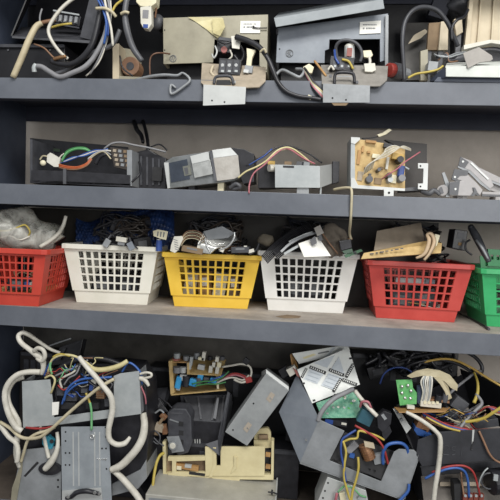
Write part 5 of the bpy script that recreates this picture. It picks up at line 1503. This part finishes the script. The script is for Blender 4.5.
W1(t, [(353, 389, .045), (345, 393, .03), (335, 398, .018), (327, 405, .01), (321, 413, .006), (318, 421, .004)], 2.8, grey_c, 'grey cable over the green board')
MB().bp(336, 423, .03, 22, 5, .02, 4).put('connector_row', black_plastic, t)
MB().bp(329, 422, .026, 8, 4, .01, 4).put('blue_block', dblue, t)
MB().bp(344, 424, .028, 5, 2, .006, 4).put('white_block', white_pl, t)
MB().bp(366, 418, .03, 14, 14, .02, 20).put('teal_block', mat('dark_teal', '244a58', '34606e', .5), t, bevel=.001)
c1, c2 = A(365, 447, .004), A(371, 461, .0)
MB().cyl(A(364, 444, .01), A(370, 459, .006), 6.2*px2m(.0), None, 16).put('copper_coil', copper, t, bevel=.002)
for k in range(7):
    a = A(364, 444, .01).lerp(A(370, 459, .006), .08+k*.14)
    d = (A(370, 459, .006)-A(364, 444, .01)).normalized()
    MB().cyl(a-d*.0007, a+d*.0007, 6.6*px2m(.0), None, 16).put('winding', copper_b, t)
MB().sl([(364, 442), (374, 444), (375, 449), (365, 447)], -.012, .008).put('coil_cap', beige_pl, t, bevel=.0006)
MB().bp(352, 448, .008, 7, 13, .01, 40).put('clear_part', grey_c, t, bevel=.001)
MB().bp(352, 456, .004, 5, 4, .008, 10).put('blue_part', blue, t)
MB().bp(379, 459, .006, 11, 10, .01, -20).put('heat_sink', zinc_dark, t)
holes(t, [(370, 469.5), (375, 471)], .002, 1.0)
W1(t, [(343, 442, -.004), (350, 439, -.008), (357, 438, -.008), (359, 431, -.004), (368, 433, .0), (377, 436, .0), (384, 440, .005)], 1.3, yellow)
W1(t, [(343, 441, -.006), (346, 452, -.010), (344.5, 464, -.012), (344, 477, -.014), (347, 490, -.016), (352, 506, -.018)], 1.4, yellow)
W1(t, [(358, 457, -.004), (358.5, 468, -.010), (356, 480, -.014), (352.5, 492, -.016), (351, 506, -.018)], 1.4, yellow)
W1(t, [(356, 430, .0), (348, 435, -.004), (342, 440, -.006), (341, 452, -.010), (343.5, 466, -.012), (346, 482, -.014)], 1.3, dblue)
W1(t, [(355, 425.5, .01), (365, 431, .0), (376, 438, -.004), (383, 447, -.004), (386, 456, .0), (388, 464, .004)], 1.4, red)
W1(t, [(383, 464, .004), (383, 453, -.002), (387, 445.5, -.006), (394, 443, -.006), (402, 443.5, -.004), (407, 448, .0), (407.5, 453, .004)], 1.9, blue)
W1(t, [(409, 484, -.003), (408, 491, -.006), (403, 497, -.006), (396, 504, -.006)], 1.6, blue)
W1(t, [(360, 407, .03), (362, 402, .02), (368, 402, .015), (371, 408, .02), (373, 414, .03)], 1.4, pink)
W1(t, [(355, 391, .05), (362, 400, .03), (370, 409, .02), (377, 416, .015)], 2.4, white_c, None, 'wire', 8)
MB().sl([(377, 417), (384, 411), (392, 414), (391, 424), (383, 433), (378, 428)], .01, .02).put('black_connector', black_plastic, t, bevel=.001)
MB().sl([(381, 430), (389, 425), (392, 432), (384, 442)], .012, .02).put('black_connector', black_plastic, t, bevel=.001)
MB().bp(384, 417, .008, 3, 6, .004, -40).put('clip_mark', zinc_dark, t)

t = T('circuit_tray', 'small grey metal tray with coloured wire ends below the large grey box', 'tray', (A(342, 505, .0).x, .04, D4+.0005))
MB().sl([(327.5, 477), (366, 490.5), (372, 520), (372, 600), (312, 600), (316, 506)], .01, .08).floor(D4+.001).put('tray', pale_metal, t, bevel=.001)
holes(t, [(328, 483), (325, 491), (323, 498)], .01, 1.0)
W1(t, [(338, 492, .0), (345, 486, -.004), (354, 489, -.004), (360, 495, .0), (366, 497, .006)], 1.0, lgreen)
W1(t, [(335, 506, .0), (336, 498, -.004), (337, 493, -.002)], 1.6, pink)
MB().bp(343, 499, .0, 6, 12, .01, -15).put('white_plug', ivory, t, bevel=.0008)
MB().bp(362, 499, .003, 8, 4, .006, 15).put('terminal', zinc, t)

# ------------------------------------------------------------------ right: black box of wires
t = T('open_box', 'open black metal box crammed with coloured wires, bottom right', 'box', (A(455, 460, .1).x, .1, A(455, 466, .1).z))
MB().sl([(418, 440), (440, 432), (508, 428), (508, 459), (422, 466.5), (416, 455)], .0, .003).put('front_wall', mat('dull_black_steel', '26272b', '34353a', .5, 0, 20, .1), t, bevel=.0006)
MB().pl([(393, 408, .06), (399, 406, .07), (420, 440, .0), (422, 466, .0), (416, 456, .004)], .003).put('side_wall', black_steel, t)
MB().pl([(393, 409, .055), (398.5, 408, .055), (411, 428, .018), (406.5, 433.5, .018)], .0012).put('white_label', pale_metal, t)
for k in range(3):
    MB().bp(398.5+k*3.4, 414+k*6, .030, 2.6, 2, .006, -35).put('label_print', greyink, t)
MB().pl([(420, 466, .003), (508, 459, .003), (508, 430, .25), (418, 432, .25)], .003).put('box_floor', black_steel, t)
MB().pl([(396, 405, .08), (468, 372, .25), (480, 400, .25), (415, 440, .08)], .003).put('rear_wall', black_steel, t)
MB().pl([(460, 369, .24), (508, 390, .10), (508, 430, .10), (470, 415, .24)], .003).put('side_wall', black_steel, t)
MB().pl([(475, 374, .238), (512, 388, .11), (512, 411, .11)], .003).put('shiny_flap', grey_black, t)
MB().bp(461.5, 452, -.001, .6, 9, .001).put('chalk_mark', mat('faint_chalk', '35363a', '3e3f43', .7), t)
MB().wire([(443, 447, -.0004), (447, 445.5, -.0004), (449, 448, -.0004), (446, 451, -.0004), (443, 454, -.0004), (449, 455, -.0004)], .45, 4).put('chalk_mark', mat('faint_chalk', '35363a', '3e3f43', .7), t)
MB().wire([(456, 447, -.0004), (452.5, 447, -.0004), (452, 450, -.0004), (455, 451, -.0004), (455, 454, -.0004), (452, 455, -.0004)], .45, 4).put('chalk_mark', mat('faint_chalk', '35363a', '3e3f43', .7), t)
MB().sl([(472.5, 430), (474.5, 430), (473.5, 440), (472, 450), (471.5, 450)], -.001, .002).put('slit', pale_metal, t)
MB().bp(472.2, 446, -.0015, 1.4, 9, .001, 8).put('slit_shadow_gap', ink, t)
# the boards on it
MB().pl([(394, 407, .05), (450, 407, .05), (445, 411.5, .0), (399, 412, .0)], .002).put('brown_board', brown_pcb, t)
MB().pl([(396, 380, .04), (412, 379.5, .04), (413, 388, .036), (417, 393, .034), (416.5, 404, .03), (400, 405.5, .03)], .002).put('green_board', green_pcb, t)
for (x, y) in ((402, 386.5), (408, 385.5), (405, 398), (410.5, 398.5), (402, 393), (411, 391)):
    MB().ball(A(x, y, .032), .0042, (1, .7, 1), 10, 6).put('solder_joint', chrome, t, smooth=True)
MB().up(420.5, 403, .035, 3.8, 17, 12, -3).put('capacitor', mat('slate_blue_can', '3b4258', '4d556c', .35), t, bevel=.001)
MB().up(437, 404, .03, 3.5, 9, 12, 8).put('capacitor', black_plastic, t, bevel=.001)
MB().up(444, 402, .035, 3, 9, 12, 12).put('capacitor', dgrey_c, t, bevel=.001)
MB().bp(431, 405, .02, 20, 5, .02, 0).put('white_connector', mat('dirty_white', 'bdb8aa', 'cfcabc', .6), t, bevel=.0006)
MB().bp(439, 401, .03, 20, 2.4, .02, 0).put('orange_bar', copper, t)
for k in range(4):
    MB().bp(425+k*4.2, 403, .018, 2.4, 2.4, .006).put('connector_pin', ivory, t)
MB().bp(411, 407.5, .015, 7, 3, .01).put('white_block', white_pl, t)
for k in range(6):
    W1(t, [(421+k*1.6, 402, .025), (423+k*1.6, 392, .018), (421+k*2.2, 382, .02), (424+k*1.5, 376, .03)], .9, (white_c, zinc, white_c)[k % 3])
rib = mat('cream_ribbon', 'b0a587', 'c4ba9c', .55)
MB().sl([(407, 376, .03), (416, 371, .026), (427, 368.5, .025), (440, 370.5, .028), (450, 375, .03), (458, 385, .034), (457, 391, .036), (451, 388, .034), (444, 381, .03), (436, 377.5, .028), (424, 375.5, .028), (411, 378, .03)], .03, .0015).put('flat_ribbon', rib, t)
MB().sl([(434, 377.5, .026), (441, 378.5, .024), (448, 386, .024), (452, 398, .03), (448, 400, .03), (444.5, 391, .025), (440, 384, .025)], .025, .0015).put('flat_ribbon', rib, t)
rnd = random.Random(17)
for k in range(16):
    x0, y0 = 418+rnd.random()*62, 408+rnd.random()*16
    pts = [(x0, y0, .05)]
    for j in range(4):
        x0 += rnd.uniform(2, 11)
        y0 += rnd.uniform(-6, 6)
        pts.append((x0, min(429, max(402, y0)), .05-.008*j+rnd.uniform(-.01, .01)))
    W1(t, pts, .65, (black_c, red, brown, grey_c, dblue, ivory_c, dgrey_c, goldbrown)[k % 8])
# wires in the box
for k, (mm, dy) in enumerate([(red, 0), (dblue, 1.6), (blue, 3), (red, 4.4), (brown, 5.8)]):
    W1(t, [(422+k*.5, 412+dy, .02), (433, 418+dy*.9, .012), (446, 424+dy*.7, .008), (460, 428+dy*.4, .006), (476, 430.5+dy*.2, .01)], .95, mm)
W1(t, [(426, 417, .012), (436, 422.5, .006), (448, 428, .002), (460, 431, .0)], 1.2, yellow)
W1(t, [(448, 424, .1), (458, 416, .09), (470, 410, .08), (480, 404, .07)], 1.2, grey_c)
W1(t, [(460, 428, .02), (467, 419, .03), (475, 411, .04), (482, 403, .05), (476, 394, .07)], 1.8, grey_c)
W1(t, [(462, 422, .03), (472, 421, .02), (484, 418, .01), (494, 412, .0), (508, 403, -.01)], 1.8, yellow)
for k in range(6):
    W1(t, [(476, 416-k, .06), (484+k, 408-k*.4, .05), (493, 407+k*1.2, .045), (501+k, 411+k, .04)], .8, (red, pink, dblue, red, brown, ivory_c)[k])
W1(t, [(474, 372, .10), (477.5, 382, .08), (477.5, 393, .07), (474, 403, .06)], [1.2, 1.5, 1.8, 2.0], yellow)
W1(t, [(479, 431, -.004), (484, 442, -.008), (489, 453, -.010), (495, 460, -.010), (506, 465, -.010)], 1.2, brown)
for k, (x, y, w, h, dg, mm) in enumerate([(425, 424, 13, 14, 20, copper), (420, 432, 12, 8, 10, blue), (428, 436, 8, 6, 30, blue), (460, 405, 14, 12, 30, dgrey_c), (452, 413, 12, 8, 10, grey_black), (486, 424, 24, 8, -15, grey_black), (466, 419, 10, 6, 0, dusty_plate)]):
    MB().bp(x, y, .02 if k < 3 else .07, w, h, .03, dg).put('component', mm, t, bevel=.0015)

CB = 'cables heaped over the black box'
cable('power_cable', 'white flat cable running down in front of the black box', [(406, 412, .0), (416, 417, -.008), (427, 424, -.012), (436, 431.5, -.014), (440, 438, -.016), (440, 452, -.018), (438, 470, -.018), (435, 488, -.018), (433, 508, -.018)], [1.8, 2.2, 2.3, 2.3, 2.4, 2.4, 2.4, 2.4, 2.4], white_c, n=6)
cable('power_cable', 'thick black cable arched highest over the black box to the right', [(398, 362, .18), (415, 357, .17), (432, 354, .16), (448, 351, .15), (463, 351, .14), (476, 358, .13), (482, 367, .12), (480, 374, .12), (470, 370, .13)], 1.8, black_c, group=None)
cable('power_cable', 'black cable below the highest arch over the black box', [(400, 372, .16), (412, 364, .15), (430, 360, .15), (448, 361, .14), (462, 366, .13), (474, 374, .12)], 1.6, black_c)
cable('power_cable', 'brown yellow cable running from the heap to the right edge', [(424, 362, .15), (440, 359, .14), (454, 360, .13), (470, 367, .11), (486, 377, .09), (508, 390, .07)], 1.2, goldbrown)
cable('power_cable', 'grey cable crossing from the cream ribbon up to the right', [(449, 394, .06), (458, 386, .08), (468, 378, .1), (476, 372, .11), (482, 371, .12)], 1.3, grey_c)
cable('power_cable', 'thin dark blue cable arched left above the green board', [(380, 384, .12), (384, 374, .12), (393, 368, .12), (404, 368, .12), (412, 372, .12)], .9, dblue)
for k in range(5):
    rr = random.Random(90+k)
    pts = [(362+rr.uniform(0, 95), 350+rr.uniform(0, 26), .16+rr.uniform(0, .06)) for _ in range(9)]
    pts.sort()
    cable('power_cable', ('black cable, first of the tangle above the green board', 'black cable slack across the back of the bottom right heap', 'black cable bent low behind the green board', 'black cable zigzagging at the back of the heap', 'black cable lying on the back case at the right')[k], pts, 1.8, black_c)
for k in range(3):
    MBk = [(378, 372, 20, 12), (400, 364, 22, 10), (432, 362, 20, 8)][k]
    p = A(MBk[0], MBk[1], .18)
    t2 = T('power_adaptor', ('black adaptor lying back left of the green board', 'black adaptor lying above the green board', 'black adaptor lying above the cream ribbon')[k], 'adaptor', p-Vector((0, 0, .02)))
    MB().bp(MBk[0], MBk[1], .18, MBk[2], MBk[3], .04, (-20, 10, 5)[k]).put('case', black_plastic, t2, bevel=.002)
    MB().bp(MBk[0], MBk[1], .178, MBk[2]*.5, MBk[3]*.5, .003, (-20, 10, 5)[k]).put('rating_label', grey_black, t2)

t = T('plastic_housing', 'dusty dark plastic housing with brown terminals under the black box, bottom right corner', 'housing', (A(465, 500, .08).x, .1, D4+.0005))
hb = mat('dusty_brown_plastic', '57514b', '6d665f', .6, 0, 20, .2)
MB().sl([(421, 466.5), (508, 460), (508, 600), (424, 600)], .07, .16).floor(D4+.001).put('rear_body', grey_black, t)
MB().pl([(421, 476, .068), (508, 470, .068), (508, 520, .002), (426, 522, .002)], .004).put('sloped_top', hb, t)
MB().sl([(426, 518), (508, 516), (508, 600), (426, 600)], .004, .08).floor(D4+.001).put('front_body', hb, t)
MB().pl([(440, 482, .045), (476, 482, .045), (488, 486, .04), (440, 486, .04)], .01).put('ridge', dusty_plate, t)
MB().sl([(454, 484), (462, 484), (463, 508), (455, 508)], .01, .03).put('dark_recess', ink, t)
for k in range(4):
    MB().bp(465.5+k*5.4, 498, .0, 4.4, 7, .01).put('terminal', mat('red_brown_bakelite', '6a342a', '824538', .5), t, bevel=.0006)
    MB().cp(465.5+k*5.4, 496, -.002, 1.4, .003, 8).put('terminal_screw', zinc, t)
MB().cyl(A(490, 482, .0), A(508, 480, .01), 12*px2m(0), None, 18).put('black_cylinder', black_plastic, t, bevel=.002)
MB().ring(489.5, 481, -.002, 8, .8).put('cylinder_ring', dgrey_c, t)
MB().bp(496, 478, -.035, 4, 6, .004).put('white_mark', zinc, t)
W1(t, [(478, 492, .0), (480, 480, -.01), (484, 472, -.014), (488, 468, -.012)], .8, zinc)
W1(t, [(432, 472.5, -.006), (444, 467.5, -.010), (456, 465.5, -.012), (466, 466.5, -.012), (473, 472, -.010), (477, 483, -.006), (480, 496, .0)], 1.2, red)
W1(t, [(425, 478.5, -.006), (436, 473, -.010), (447, 469, -.012), (458, 468, -.012), (465, 472, -.010), (468, 482, -.006), (469, 497, .0)], 1.4, blue)
W1(t, [(461, 472, .02), (462, 482, .01), (464, 496, .0)], 1.0, brown)
